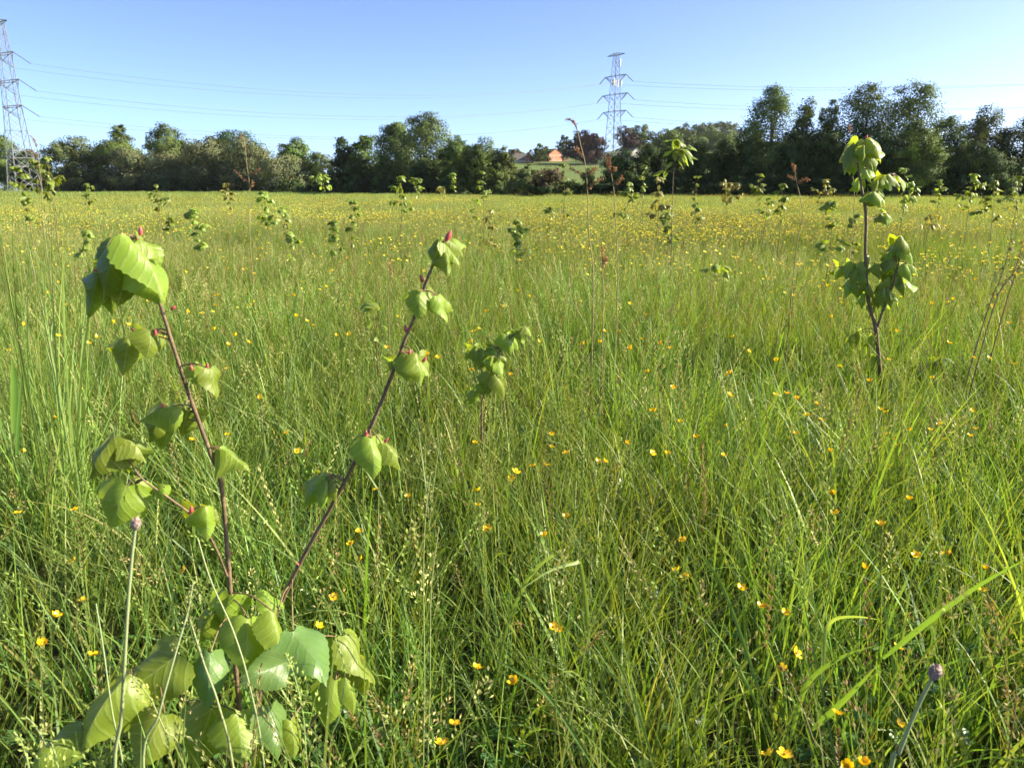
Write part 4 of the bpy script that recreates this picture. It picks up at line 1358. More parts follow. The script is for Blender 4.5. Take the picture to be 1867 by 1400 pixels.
# --- the tall lime sapling on the right
D1 = 5.1
base = P(1617, 760, D1)
base.z = 0
px_plant('lime_sapling', 'tall lime sapling with drooping leaves rising above the tree line, right of centre', 'sapling', [
    ([tuple(base) + (0,), (1616, 760, D1), (1605, 680, D1), (1597, 600, D1), (1583, 545, D1), (1578, 470, D1), (1579, 400, D1), (1575, 365, D1), (1567, 320, D1), (1565, 290, D1), (1577, 252, D1)], .016, .005),
    ([(1600, 596, D1), (1612, 560, D1 - .03), (1628, 520, D1 - .05), (1640, 470, D1 - .06), (1642, 440, D1 - .06)], .009, .004),
    ([(1577, 380, D1), (1590, 350, D1 + .05), (1610, 326, D1 + .1), (1626, 318, D1 + .1)], .006, .003),
    ([(1579, 500, D1), (1560, 490, D1 + .05), (1535, 486, D1 + .1)], .005, .003),
    ([(1579, 400, D1), (1592, 398, D1 + .04), (1606, 392, D1 + .06)], .004, .002),
    ([(1612, 720, D1), (1650, 690, D1 + .1), (1690, 668, D1 + .15), (1712, 660, D1 + .15)], .006, .003),
], [
    (1578, 252, 1604, 294, D1, 0, .55, -30, 3, 0), (1572, 256, 1540, 300, D1, 0, .6, 35, 1, 0), (1560, 264, 1538, 322, D1, 0, .62, 30, 0, 0), (1574, 266, 1572, 298, D1 - .03, 0, .9, 0, 1, 0), (1586, 268, 1608, 300, D1 + .02, 0, .55, -40, 2, 0),
    (1580, 284, 1592, 316, D1, 0, .6, -20, 0, 0), (1556, 284, 1548, 322, D1, .03, .7, 20, 0, 0), (1575, 305, 1588, 336, D1, 0, .5, -15, 2, 0), (1566, 326, 1562, 356, D1 + .05, 0, .6, 20, 1, 0),
    (1610, 320, 1598, 346, D1 + .06, 0, .9, 20, 1, 0), (1622, 318, 1640, 346, D1 + .1, 0, .75, -35, 0, 0), (1600, 330, 1590, 352, D1 + .05, 0, .9, 10, 5, 0), (1614, 324, 1622, 350, D1 + .08, 0, .8, 0, 0, 0), (1632, 322, 1640, 352, D1 + .1, 0, .5, -40, 2, 0),
    (1590, 350, 1568, 372, D1 - .02, 0, .8, 40, 3, 0), (1596, 350, 1606, 382, D1 - .03, 0, .95, -10, 0, 0), (1602, 352, 1614, 378, D1, 0, .75, -35, 2, 0), (1586, 352, 1582, 378, D1, 0, .6, 20, 1, 0),
    (1606, 392, 1592, 408, D1 + .06, 0, 1.0, 20, 1, 0), (1608, 390, 1618, 414, D1 + .06, 0, .7, -20, 0, 0), (1618, 390, 1628, 406, D1 + .06, 0, .9, -30, 0, 0),
    (1640, 440, 1618, 474, D1 - .06, 0, .55, 30, 3, 0), (1640, 432, 1662, 470, D1 - .07, 0, .7, -30, 1, 0), (1648, 446, 1664, 486, D1 - .06, 0, .8, -18, 0, 0), (1634, 452, 1606, 480, D1 - .04, 0, .55, 45, 1, 0),
    (1628, 468, 1606, 504, D1 - .05, 0, .6, 30, 0, 0), (1652, 480, 1660, 518, D1 - .06, 0, .8, -18, 0, 0), (1656, 482, 1674, 506, D1 - .05, 0, .4, -50, 3, 0), (1638, 486, 1648, 544, D1 - .04, 0, .42, -25, 2, 0),
    (1644, 508, 1648, 546, D1 - .05, 0, .5, -20, 0, 0), (1622, 476, 1612, 502, D1 - .05, 0, .8, 10, 1, 0), (1608, 486, 1596, 506, D1, 0, .9, 15, 0, 0), (1600, 482, 1604, 512, D1 - .03, 0, .8, 0, 0, 0),
    (1620, 504, 1596, 540, D1 - .04, 0, .5, 40, 3, 0), (1612, 524, 1606, 560, D1 - .05, 0, .75, 15, 0, 0), (1622, 528, 1624, 564, D1 - .05, 0, .7, -8, 0, 0), (1626, 530, 1638, 560, D1 - .05, 0, .55, -35, 2, 0), (1604, 540, 1600, 566, D1, 0, .7, 10, 1, 0), (1616, 548, 1612, 572, D1 - .03, 0, .6, 0, 0, 0),
    (1574, 478, 1570, 506, D1, -.02, .8, 20, 0, 0), (1556, 480, 1540, 512, D1 + .05, 0, .95, 25, 0, 0), (1536, 484, 1522, 512, D1 + .1, 0, .8, 35, 3, 0), (1566, 490, 1548, 520, D1, 0, .7, 30, 1, 0), (1552, 512, 1540, 546, D1 + .05, 0, .55, 30, 0, 0), (1566, 516, 1562, 546, D1 + .02, 0, 1.0, 10, 0, 0),
    (1576, 500, 1578, 526, D1 - .02, 0, .9, -5, 1, 0), (1576, 536, 1570, 566, D1, 0, .6, 15, 1, 0), (1586, 520, 1592, 548, D1 - .03, 0, .7, -20, 0, 0), (1588, 556, 1584, 574, D1, 0, .7, 0, 0, 0),
    (1592, 612, 1594, 642, D1, 0, .4, -20, 0, 0), (1564, 606, 1536, 628, D1 + .1, 0, .6, 30, 1, 0), (1596, 650, 1588, 680, D1, 0, .5, 0, 2, 0), (1712, 660, 1694, 676, D1 + .15, 0, .9, 20, 3, 0), (1716, 652, 1742, 664, D1 + .15, 0, .8, -40, 3, 0), (1724, 706, 1732, 730, D1 + .15, 0, .7, -20, 2, 0), (1696, 676, 1706, 700, D1 + .15, 0, .8, 10, 1, 0), (1612, 690, 1622, 704, D1, 0, .8, -30, 1, 0),
], [(1578, 254, D1, 9, 20)], base, ['lime', 'blue'])

# --- the small lime in the grass, centre
D2 = 3.15
base = P(890, 800, D2)
base.z = 0
px_plant('lime_sapling', 'small leaning lime sapling half sunk in the grass, centre of the meadow', 'sapling', [
    ([tuple(base) + (0,), (878, 760, D2), (890, 700, D2), (902, 660, D2), (925, 620, D2), (955, 598, D2)], .0036, .002),
    ([(888, 710, D2), (876, 670, D2), (866, 640, D2)], .003, .002)],
    [(956, 596, 966, 612, D2, 0, 1.3, -20, 3, 0), (944, 602, 950, 622, D2, 0, 1.1, 10, 1, 0), (922, 608, 930, 646, D2, 0, 1.05, 5, 0, 0), (934, 612, 944, 640, D2 + .02, 0, .8, -20, 0, 0),
     (902, 634, 904, 666, D2, 0, .9, 8, 0, 0), (914, 640, 924, 662, D2 + .02, 0, .9, -25, 2, 0), (868, 632, 862, 660, D2, 0, 1.0, 25, 0, 0), (882, 638, 872, 674, D2, 0, .95, 15, 0, 0), (858, 634, 848, 658, D2 + .02, 0, .7, 30, 1, 0),
     (896, 650, 890, 680, D2 - .02, 0, .8, 10, 1, 0), (910, 660, 916, 690, D2 - .02, 0, .95, -15, 2, 0), (894, 680, 888, 722, D2 - .02, 0, .85, 8, 0, 0), (906, 684, 918, 728, D2 - .03, 0, .75, -15, 0, 0), (866, 714, 854, 738, D2, 0, .95, 20, 1, 0), (880, 700, 876, 722, D2, 0, .8, 0, 0, 0), (900, 630, 884, 642, D2, 0, .8, 30, 3, 0)],
    [], base, ['lime', 'blue'])

# --- the planted saplings scattered over the meadow
def sapling(x, yt, yb, wpx, d, kind, label, n=40, seed=0, leaf_len=0.085, separate=None, lean=0.0, twigs=6, name='sapling'):
    g = np.random.default_rng(5000 + seed)
    top = P(x, yt, d)
    bot = P(x, yb, d)
    base = Vector((top.x + lean, d + g.normal(0, .05), 0.0))
    t = thing(name, label, 'sapling', base, 'young trees planted over the meadow')
    hw = wpx / 2 / F * d
    h = top.z
    stem = smooth_path([Vector((0, 0, -.05)), Vector((-lean * .3 + g.normal(0, .015), 0, h * .35)), Vector((-lean * .7 + g.normal(0, .02), g.normal(0, .02), h * .7)), top - base], 5)
    A = Acc()
    r0 = 0.0035 + .003 * h
    tube(A, stem, list(np.linspace(r0, .0015, len(stem))), 5)
    z_lo = max(.12, bot.z - .12)
    spots = []
    for k in range(twigs):
        u = g.uniform(0, 1) ** .8
        z = z_lo + (h - z_lo) * u * .85
        i = min(range(len(stem)), key=lambda q: abs(stem[q].z - z))
        a = g.uniform(0, 6.28)
        ln = hw * g.uniform(.55, 1.0) * (1.05 - .45 * u)
        o_ = stem[i]
        e_ = o_ + Vector((math.cos(a) * ln, math.sin(a) * ln, ln * g.uniform(.15, .8)))
        tube(A, [o_, o_.lerp(e_, .5) + Vector((0, 0, .05 * ln)), e_], [r0 * .4, r0 * .3, .0012], 4)
        for q in np.linspace(.25, 1, 5):
            spots.append((o_.lerp(e_, q), Vector((math.cos(a), math.sin(a), 0))))
    for p in stem:
        if p.z > z_lo:
            a = g.uniform(0, 6.28)
            spots.append((p, Vector((math.cos(a), math.sin(a), .2))))
    for q in range(4):
        a = g.uniform(0, 6.28)
        spots.append((top - base, Vector((math.cos(a), math.sin(a), .4))))
    A.build('stem', M['twig'], t, smooth=True)
    sep = d < 9.5 if separate is None else separate
    ms = LEAF[kind]
    if not sep:
        B = Acc()
        vs = [np.array([v.co[:] for v in m_.vertices]) for m_ in ms]
        fs = [[tuple(p.vertices) for p in m_.polygons] for m_ in ms]
    for k in range(n):
        p, out_ = spots[g.integers(0, len(spots))] if k >= 4 else spots[-1 - k]
        a = g.normal(0, .7)
        dirv = Quaternion((0, 0, 1), a) @ out_
        tdir = Vector((dirv.x, dirv.y, g.uniform(-.9, .25)))
        nv = Vector((g.normal(0, .4), g.normal(0, .4) - .2, 1.0)) + dirv * .5
        ln = leaf_len * g.uniform(.6, 1.2)
        mt = free_leaf_matrix(p + dirv * ln * .15, tdir, nv, ln)
        mi = int(g.integers(0, len(ms)))
        if sep:
            o = obj('leaf', ms[mi], t)
            o.matrix_local = mt
        else:
            m4 = np.array(mt)
            B.add(vs[mi] @ m4[:3, :3].T + m4[:3, 3], fs[mi], 0, np.full(3, g.uniform(.75, 1.3)))
    if not sep:
        o = B.build('foliage', ms[0].materials[0], t, smooth=True)
        o['kind'] = 'stuff'
    return t

S = [  # x, top, bottom, width, distance, leaf, label, leaves, leaf length
    (86, 287, 348, 76, 11.5, 'oval', 'bushy sapling with arching pale leaves in front of the left pylon foot', 120, .10),
    (32, 306, 396, 34, 10.5, 'round', 'dark leaved sapling at the left edge below the pylon', 60, .085),
    (158, 335, 372, 32, 16, 'oval', 'small arching sapling right of the bushy one by the pylon', 40, .10),
    (285, 337, 378, 30, 15, 'round', 'small round leaved sapling left of the first dock stalk', 40, .09),
    (303, 360, 402, 24, 12.5, 'round', 'dark sapling standing just below a round leaved one, upper left meadow', 36, .08),
    (352, 381, 440, 38, 9.8, 'heart_small', 'dense dark leaved sapling above the nearest big leaf cluster', 70, .085),
    (412, 335, 374, 28, 16, 'oval_red', 'reddish sapling below the grey willows', 40, .10),
    (156, 420, 478, 38, 8.6, 'heart_small', 'low dark sapling left of the nearest leaf cluster', 30, .08),
    (480, 350, 394, 64, 13, 'round', 'wide sparse sapling below the low spreading willow', 55, .09),
    (518, 388, 466, 54, 8.9, 'heart_small', 'dark sapling with few scattered leaves among the buttercups, left of centre', 34, .085),
    (583, 317, 352, 42, 20, 'oval', 'sapling with drooping top below the dip in the treeline', 50, .13),
    (607, 404, 452, 42, 8.8, 'heart_small', 'lime like sapling with hanging leaves left of the leafy pointed one', 30, .085),
    (643, 366, 428, 32, 9.3, 'round', 'pointed leafy sapling among the buttercups left of centre', 50, .07),
    (730, 322, 386, 42, 12.5, 'oval', 'sapling with pale hanging leaves below the tall poplar', 75, .10),
    (757, 325, 354, 28, 19, 'round', 'slim light green sapling right below the tall poplar', 45, .10),
    (806, 341, 354, 34, 22, 'oval_red', 'low reddish sapling at the meadow edge', 30, .12),
    (826, 316, 352, 24, 21, 'round', 'narrow upright sapling right of the poplar', 40, .10),
    (880, 313, 354, 28, 18, 'oval', 'bright upright sapling against the dark trees, centre', 55, .10),
    (868, 364, 394, 26, 14, 'round', 'faint sapling below the bright upright one, centre', 24, .08),
    (895, 383, 440, 44, 10.5, 'oval_red', 'bronze twiggy sapling beside the dark lime, centre', 60, .08),
    (945, 400, 470, 48, 9.0, 'heart_small', 'dark lime sapling with overlapping leaves right of the near stem tip', 32, .095),
    (1028, 299, 374, 28, 13, 'oval', 'narrow leafy sapling beside the tall brown dock stalk', 70, .08),
    (1004, 378, 402, 24, 14, 'round', 'small sapling low among buttercups left of the dock stalk', 20, .08),
    (1147, 333, 384, 46, 12, 'oval', 'bright rounded bushy sapling right of the dock stalks', 110, .085),
    (1176, 302, 354, 28, 16, 'round', 'slender upright sapling before the dark trees by the pylon', 55, .085),
    (1202, 324, 404, 38, 10.5, 'oval_red', 'bronze tipped sapling just left of the cherry', 70, .085),
    (1218, 388, 428, 42, 9.6, 'round', 'dark low sapling around the foot of the cherry stem', 40, .08),
    (1267, 372, 398, 26, 13, 'round', 'little sapling right of the cherry stem among buttercups', 22, .08),
    (1330, 334, 360, 80, 17, 'oval_red', 'wide bronze bush like sapling under the hazy hill', 110, .10),
    (1272, 322, 352, 12, 20, 'round', 'thin pale shoot against the dark wood', 16, .09),
    (1386, 318, 360, 34, 18, 'round', 'green sapling below the first pale poplar', 50, .11),
    (1427, 336, 424, 44, 10.5, 'oval', 'bushy topped sapling left of the third dock stalk', 75, .085),
    (1400, 362, 392, 34, 13, 'round', 'sparse sapling below the green one, under the first poplar', 26, .08),
    (1505, 328, 362, 46, 18, 'oval_red', 'bronze and green sapling left of the tall lime', 60, .10),
    (1518, 368, 452, 40, 8.4, 'heart_small', 'lime sapling with tiers of dark drooping leaves beside the tall lime', 34, .085),
    (1562, 392, 452, 44, 9.4, 'heart_small', 'slim lime sapling showing behind the tall lime stem', 40, .065),
    (1650, 308, 392, 54, 10.8, 'oval', 'dark sapling directly right of the tall lime top', 80, .08),
    (1712, 328, 366, 24, 18, 'round', 'small upright sapling right of the tall lime', 36, .10),
    (1778, 318, 378, 58, 13, 'oval', 'spreading sapling with arching leaves near the right edge', 85, .10),
    (1816, 330, 394, 42, 12, 'oval', 'dense sapling between two spreading ones, near the right edge', 70, .085),
    (1858, 322, 372, 46, 14, 'oval', 'sapling cut by the right edge of the picture', 60, .10),
    (1700, 392, 408, 44, 10, 'oval_red', 'low leaning sapling among buttercups right of the tall lime', 14, .09),
    (1305, 482, 514, 52, 6.6, 'heart_small', 'pale seedling sunk in the grass below the bronze bush', 7, .08),
    (680, 552, 590, 62, 4.6, 'heart_small', 'seedling lime leaning in the grass left of the right near stem', 7, .08),
    (1322, 486, 500, 20, 6.4, 'heart_small', 'tiny lit seedling leaf pair in the grass', 5, .08),
]
for k, (x, yt, yb, wpx, d, kind, lab, n, ll) in enumerate(S):
    sapling(x, yt, yb, wpx, d, kind, lab, int(n * (1.5 if d > 9.5 else 1.25)), k, ll, twigs=max(4, int(wpx / 7)))

# the cherry with its clear stem
t = sapling(1232, 256, 312, 74, 9.0, 'oval', 'cherry sapling with clear stem and arching leaves above the tree line, centre right', 30, 71, .135, separate=True, twigs=7)

# thorny reddish shoots at the right edge
for k, (xa, ya, xb, yb_) in enumerate([(1812, 560, 1866, 440), (1796, 580, 1848, 402), (1838, 540, 1880, 392)]):
    d = 4.4 + .2 * k
    p0, p1 = P(xa, ya, d), P(xb, yb_, d)
    base = Vector((p0.x - .1, d, 0))
    t = thing('thorn_shoot', ('lowest of the reddish thorny shoots at the right edge', 'longest of the reddish thorny shoots at the right edge', 'outermost of the reddish thorny shoots at the right edge')[k], 'shoot', base, 'thorny shoots at the right edge')
    A = Acc()
    pts = smooth_path([Vector((0, 0, 0)), p0 - base, (p0 - base).lerp(p1 - base, .5) + Vector((.03, 0, .02)), p1 - base], 5)
    tube(A, pts, list(np.linspace(.005, .0015, len(pts))), 5)
    g = np.random.default_rng(k)
    for p in pts[5:]:
        a = g.uniform(0, 6.28)
        q = p + Vector((math.cos(a) * .05, math.sin(a) * .05, .03))
        tube(A, [p, q], [.0018, .0008], 4)
    A.build('stem', M['twig'], t, smooth=True)
    for p in pts[6:]:
        for r_ in range(2):
            o = obj('leaf', LEAF['oval_red'][int(g.integers(0, 3))], t)
            dv = Vector((g.normal(), g.normal(), g.normal() * .5))
            o.matrix_local = free_leaf_matrix(p, dv, Vector((0, 0, 1)), .04)

# ---------------------------------------------------------------- dock stalks with brown seed clusters
M['dock_stem'] = plain_mat('dock_stem', (0.22, 0.21, 0.085), .6, col2=(.24, .15, .07), scale=30)
M['dock_seed'] = leaf_mat('dock_seed', (0.30, 0.17, 0.085), trans=.25, tcol=(1.2, .9, .6), rough=.6, spec=.2, vary=.15)
def dock(pts, d, label, tops, seed):
    w = [P(x, y, d) for x, y in pts]
    base = Vector((w[0].x, d, 0))
    t = thing('dock_stalk', label, 'dock stalk', base, 'tall dock stalks over the meadow')
    path = smooth_path([Vector((0, 0, 0))] + [p - base for p in w], 6)
    A = Acc()
    tube(A, path, list(np.linspace(.0035, .0015, len(path))), 6)
    A.build('stem', M['dock_stem'], t, smooth=True)
    g = np.random.default_rng(seed)
    for seg in tops:
        sp_ = smooth_path([P(x, y, d) - base for x, y in seg], 8)
        B = Acc()
        if (sp_[0] - min(path, key=lambda q: (q - sp_[0]).length)).length > .003:
            sp_ = [min(path, key=lambda q: (q - sp_[0]).length)] + sp_
        tube(B, sp_, .0016, 4, 1)
        n = 5 * len(sp_)
        c = np.array([tuple(sp_[int(g.integers(len(sp_) // 4, len(sp_)))]) for _ in range(n)]) + g.normal(0, .006, (n, 3))
        ax = nrm(g.normal(size=(n, 3)))
        diamonds(B, c, ax, nrm(np.cross(ax, g.normal(size=(n, 3)))), g.uniform(.007, .015, n), g.uniform(.005, .009, n), g.uniform(.6, 1.3, (n, 1)) * np.ones(3), 0)
        B.build('seed_cluster', [M['dock_seed'], M['dock_stem']], t)
    return t
dock([(1082, 520), (1074, 430), (1071, 350), (1067, 300), (1058, 262), (1052, 235), (1046, 222), (1036, 217)], 4.6, 'tallest brown dock stalk, bending over with a nodding tip below the pylon',
     [[(1052, 238), (1046, 222), (1034, 217)], [(1064, 290), (1056, 278), (1050, 270)], [(1070, 348), (1084, 334), (1100, 324)], [(1068, 322), (1054, 314), (1040, 308)], [(1069, 322), (1080, 312), (1086, 306)]], 1)
dock([(1126, 520), (1122, 400), (1119, 345), (1113, 312), (1108, 292)], 4.8, 'shorter dock stalk with a thick brown head, beside the tallest one',
     [[(1113, 314), (1109, 302), (1106, 288)], [(1114, 318), (1111, 306), (1113, 290)], [(1119, 337), (1128, 332), (1134, 322)], [(1113, 316), (1120, 310), (1122, 308)]], 2)
dock([(1450, 470), (1463, 400), (1460, 365), (1452, 330), (1448, 303)], 5.4, 'pale dock stalk with a small brown head left of the tall lime',
     [[(1451, 318), (1448, 305), (1445, 302)], [(1452, 327), (1440, 322), (1437, 322)], [(1454, 336), (1464, 328), (1474, 326)]], 3)
dock([(456, 440), (455, 345), (450, 300), (446, 262), (440, 248)], 6.5, 'pale dock stalk before the grey willows with spreading reddish branches',
     [[(455, 335), (442, 325), (428, 312)], [(454, 318), (464, 314), (474, 308)], [(455, 345), (460, 338), (460, 330)], [(446, 262), (442, 252), (438, 246)]], 4)
dock([(80, 420), (76, 340), (70, 290), (66, 262), (56, 248)], 6.8, 'thin reddish dock stalk leaning left beside the left pylon',
     [[(68, 272), (62, 256), (56, 248)], [(71, 290), (62, 280), (56, 274)]], 5)
dock([(1556, 400), (1555, 320), (1552, 262), (1548, 228)], 7.0, 'thin bare brown stalk behind the top of the tall lime',
     [[(1551, 244), (1549, 234), (1548, 228)]], 6)
dock([(1100, 560), (1098, 500), (1099, 470), (1098, 452)], 4.0, 'short brown sorrel stalk low in the grass below the dock stalks', [[(1098, 480), (1099, 468), (1098, 452)], [(1098, 490), (1103, 478), (1106, 470)]], 7)
dock([(708, 560), (712, 520), (713, 490), (712, 470)], 4.6, 'short reddish sorrel spike in the grass left of the near stem tip', [[(713, 505), (713, 488), (712, 470)]], 8)
# ---------------------------------------------------------------- buttercups
def petal_mesh():
    a = Acc()
    v = [(0, .0, 0), (-.16, .16, .03), (.16, .16, .03), (-.36, .5, .16), (0, .46, .08), (.36, .5, .16), (-.34, .85, .42), (0, .84, .34), (.34, .85, .42), (0, 1.0, .55)]
    f = [(0, 2, 4, 1), (1, 4, 3), (2, 5, 4), (3, 4, 7, 6), (4, 5, 8, 7), (6, 7, 9), (7, 8, 9)]
    a.add(v, f)
    return a.mesh('petal', M['petal'], smooth=True)
PETAL = petal_mesh()
def centre_mesh():
    a = Acc()
    g = np.random.default_rng(1)
    tube(a, [(0, 0, -.02), (0, 0, .1), (0, 0, .24), (0, 0, .3)], [.12, .2, .16, .04], 7)
    for k in range(14):
        an, r = g.uniform(0, 6.28), g.uniform(.16, .34)
        tube(a, [(.1 * math.cos(an), .1 * math.sin(an), .05), (r * math.cos(an), r * math.sin(an), g.uniform(.28, .42))], [.025, .04], 4)
    return a.mesh('flower_centre', M['flower_centre'], smooth=True)
CENTRE = centre_mesh()
def stem_unit(name, bow):
    a = Acc()
    tube(a, [(bow * math.sin(math.pi * t), bow * .5 * math.sin(2 * math.pi * t), t) for t in np.linspace(0, 1, 7)], list(np.linspace(.0014, .0008, 7)), 4)
    return a.mesh(name, M['flower_stem'], smooth=True)
STEMS = [stem_unit('flower_stem', b) for b in (.02, -.03, .05)]

def flower_head(acc, c, rad, tilt, g, close=.0, mat=0):
    pv = np.array([v.co[:] for v in PETAL.vertices])
    pf = [tuple(p.vertices) for p in PETAL.polygons]
    rot = np.array(Euler(tilt).to_matrix())
    for k in range(5):
        m_ = np.array((Matrix.Rotation(k * 1.2566, 3, 'Z') @ Matrix.Rotation(close, 3, 'X')))
        acc.add((pv * rad) @ m_.T @ rot.T + c, pf, mat)

whole = []
for k in range(4):                                       # small whole flowers, one mesh each
    g = np.random.default_rng(k)
    a = Acc()
    tube(a, [(0, 0, 0), (.02, .01, .25), (.01, 0, .5)], [.0022, .0018, .0014], 3, 1)
    flower_head(a, np.array((.01, 0, .5)), .016, (g.uniform(-.5, .3), g.uniform(0, .6), g.uniform(0, 6)), g, g.uniform(-.1, .35))
    whole.append(a.mesh('buttercup', [M['petal'], M['flower_stem']], smooth=True))

FL = [(334, 1040), (134, 1022), (151, 1094), (101, 1124), (138, 930), (608, 1088), (581, 1142), (657, 1020), (640, 993), (655, 970), (743, 905), (685, 893), (889, 964), (870, 895), (866, 809), (871, 922), (933, 872), (941, 860),
      (971, 850), (998, 848), (1007, 790), (1005, 817), (1033, 826), (1090, 842), (1103, 842), (1143, 809), (1190, 826), (1217, 828), (1181, 679), (1228, 706), (1270, 798), (1324, 778), (1319, 831), (1327, 684), (1415, 720), (1452, 790),
      (1472, 758), (1498, 765), (1514, 823), (1518, 900), (1522, 936), (1606, 955), (1657, 911), (1605, 747), (1617, 752), (1620, 793), (1633, 800), (1632, 812), (1658, 785), (1697, 783), (1714, 775), (1723, 803), (1772, 748), (1779, 782),
      (1770, 795), (1776, 652), (1804, 653), (1850, 663), (1622, 656), (1532, 668), (1246, 987), (1234, 1040), (1250, 1053), (1352, 1072), (1389, 1106), (1432, 1118), (1452, 1190), (1427, 1219), (1528, 1302), (1401, 1376), (1431, 1375),
      (1574, 1035), (1670, 1012), (1727, 1010), (1797, 1038), (1793, 1076), (1638, 1180), (1010, 1143), (829, 1320), (806, 1355), (870, 1218), (937, 1242), (993, 978), (1033, 943), (1640, 1322), (523, 790), (543, 822), (416, 793), (350, 803),
      (42, 824), (10, 808), (100, 763), (148, 712), (170, 1195), (33, 935), (76, 1175), (930, 684), (860, 674), (572, 594), (725, 578), (1016, 1150), (1545, 1396), (1574, 1394), (1452, 728), (1366, 640), (1240, 770), (1700, 690)]
SPECIAL = {
    (334, 1040): 'yellow buttercup just left of the nearest brown stem', (134, 1022): 'yellow buttercup, highest of three at the lower left', (151, 1094): 'yellow buttercup, middle of three at the lower left',
    (101, 1124): 'yellow buttercup, lowest of three at the lower left', (608, 1088): 'large buttercup right of the leaning near stem', (581, 1142): 'buttercup just above the blue green foot leaves', (657, 1020): 'lowest of three stacked buttercups right of the leaning stem',
    (640, 993): 'middle of three stacked buttercups right of the leaning stem', (655, 970): 'highest of three stacked buttercups right of the leaning stem', (1010, 1143): 'open buttercup below the bent pale blade',
    (829, 1320): 'upper of two large buttercups at the bottom edge, centre', (806, 1355): 'lower of two large buttercups at the bottom edge, centre', (889, 964): 'large buttercup above the bent pale blade',
    (933, 872): 'lower of a touching buttercup pair in the centre', (941, 860): 'upper of a touching buttercup pair in the centre', (1234, 1040): 'upper of a close buttercup pair right of the bent blade', (1250, 1053): 'lower of a close buttercup pair right of the bent blade',
    (1389, 1106): 'cup shaped buttercup left of the broad diagonal blade', (1352, 1072): 'buttercup above and left of the cup shaped one', (1528, 1302): 'buttercup left of the hairy bud stalk on the right', (1401, 1376): 'left one of two buttercups on the bottom edge by the bud stalk',
    (1431, 1375): 'right one of two buttercups on the bottom edge by the bud stalk', (1640, 1322): 'orange buttercup right behind the leaning bud stalk', (1518, 900): 'upper of two buttercups below the tall lime', (1522, 936): 'lower of two buttercups below the tall lime',
    (1605, 747): 'left of two buttercups at the foot of the tall lime', (1617, 752): 'right of two buttercups at the foot of the tall lime', (1657, 911): 'single large buttercup below right of the tall lime', (138, 930): 'double looking buttercup left of the pink bud stalk'}
g = np.random.default_rng(42)
GRP = 'buttercups in the meadow'
ZONES = {}
ORD = 'first second third fourth fifth sixth seventh eighth ninth tenth eleventh twelfth thirteenth fourteenth fifteenth sixteenth seventeenth eighteenth nineteenth twentieth twenty-first twenty-second twenty-third twenty-fourth'.split()
def zone_of(x, y):
    zone = 'near' if y > 960 else ('middle' if y > 740 else 'upper')
    side = 'left part' if x < 560 else ('centre' if x < 1180 else 'right half')
    return zone, side
for q in sorted(FL):
    if q not in SPECIAL:
        ZONES.setdefault(zone_of(*q), []).append(q)
for (x, y) in FL:
    z = g.uniform(.46, .62) if y > 740 else g.uniform(.55, .68)
    p = PZ(x, y, z)
    lab = SPECIAL.get((x, y))
    if lab is None:
        zn = zone_of(x, y)
        lab = f'yellow buttercup, {ORD[ZONES[zn].index((x, y))]} from the left in the {zn[0]} grass, {zn[1]}'
    t = thing('buttercup', lab, 'flower', (p.x + g.normal(0, .02), p.y + g.normal(0, .02), 0), GRP)
    o = obj('stem', STEMS[int(g.integers(0, 3))], t)
    hd = p - t.location
    # shear the stem so that it ends under the flower
    o.matrix_local = Matrix(((1, 0, hd.x, 0), (0, 1, hd.y, 0), (0, 0, hd.z, 0), (0, 0, 0, 1)))
    rad = g.uniform(.0125, .0152) * (1.0 if y < 1000 else .93)
    tilt = Euler((g.uniform(-.2, .75), g.uniform(-.1, .5), g.uniform(0, 6.28)), 'XYZ')
    close = g.uniform(-.25, .45)
    base_m = Matrix.Translation(hd) @ tilt.to_matrix().to_4x4() @ Matrix.Scale(rad, 4)
    for k in range(5):
        q = obj('petal', PETAL, t)
        q.matrix_local = base_m @ Matrix.Rotation(k * 1.2566 + g.normal(0, .06), 4, 'Z') @ Matrix.Rotation(close, 4, 'X')
    q = obj('flower_centre', CENTRE, t)
    q.matrix_local = base_m
n_more = 300 - len(FL)
cnt = 0
while cnt < n_more:
    x, y = g.uniform(0, 1867), g.uniform(440, 640) if g.random() < .85 else g.uniform(640, 760)
    if g.random() > np.interp(y, [440, 470, 520, 640], [1, .8, .35, .3]):
        continue
    p = PZ(x, y, g.uniform(.56, .72))
    o = obj('buttercup', whole[int(g.integers(0, 4))])
    o.location = (p.x, p.y, 0)
    s = g.uniform(.85, 1.1)
    o.scale = (s, s, p.z / .5)
    o.rotation_euler = (0, 0, g.uniform(0, 6.28))
    third = 'left third' if x < 622 else ('middle third' if x < 1245 else 'right third')
    tag(o, f'small distant buttercup scattered over the upper meadow, {third}', 'flower', GRP)
    cnt += 1

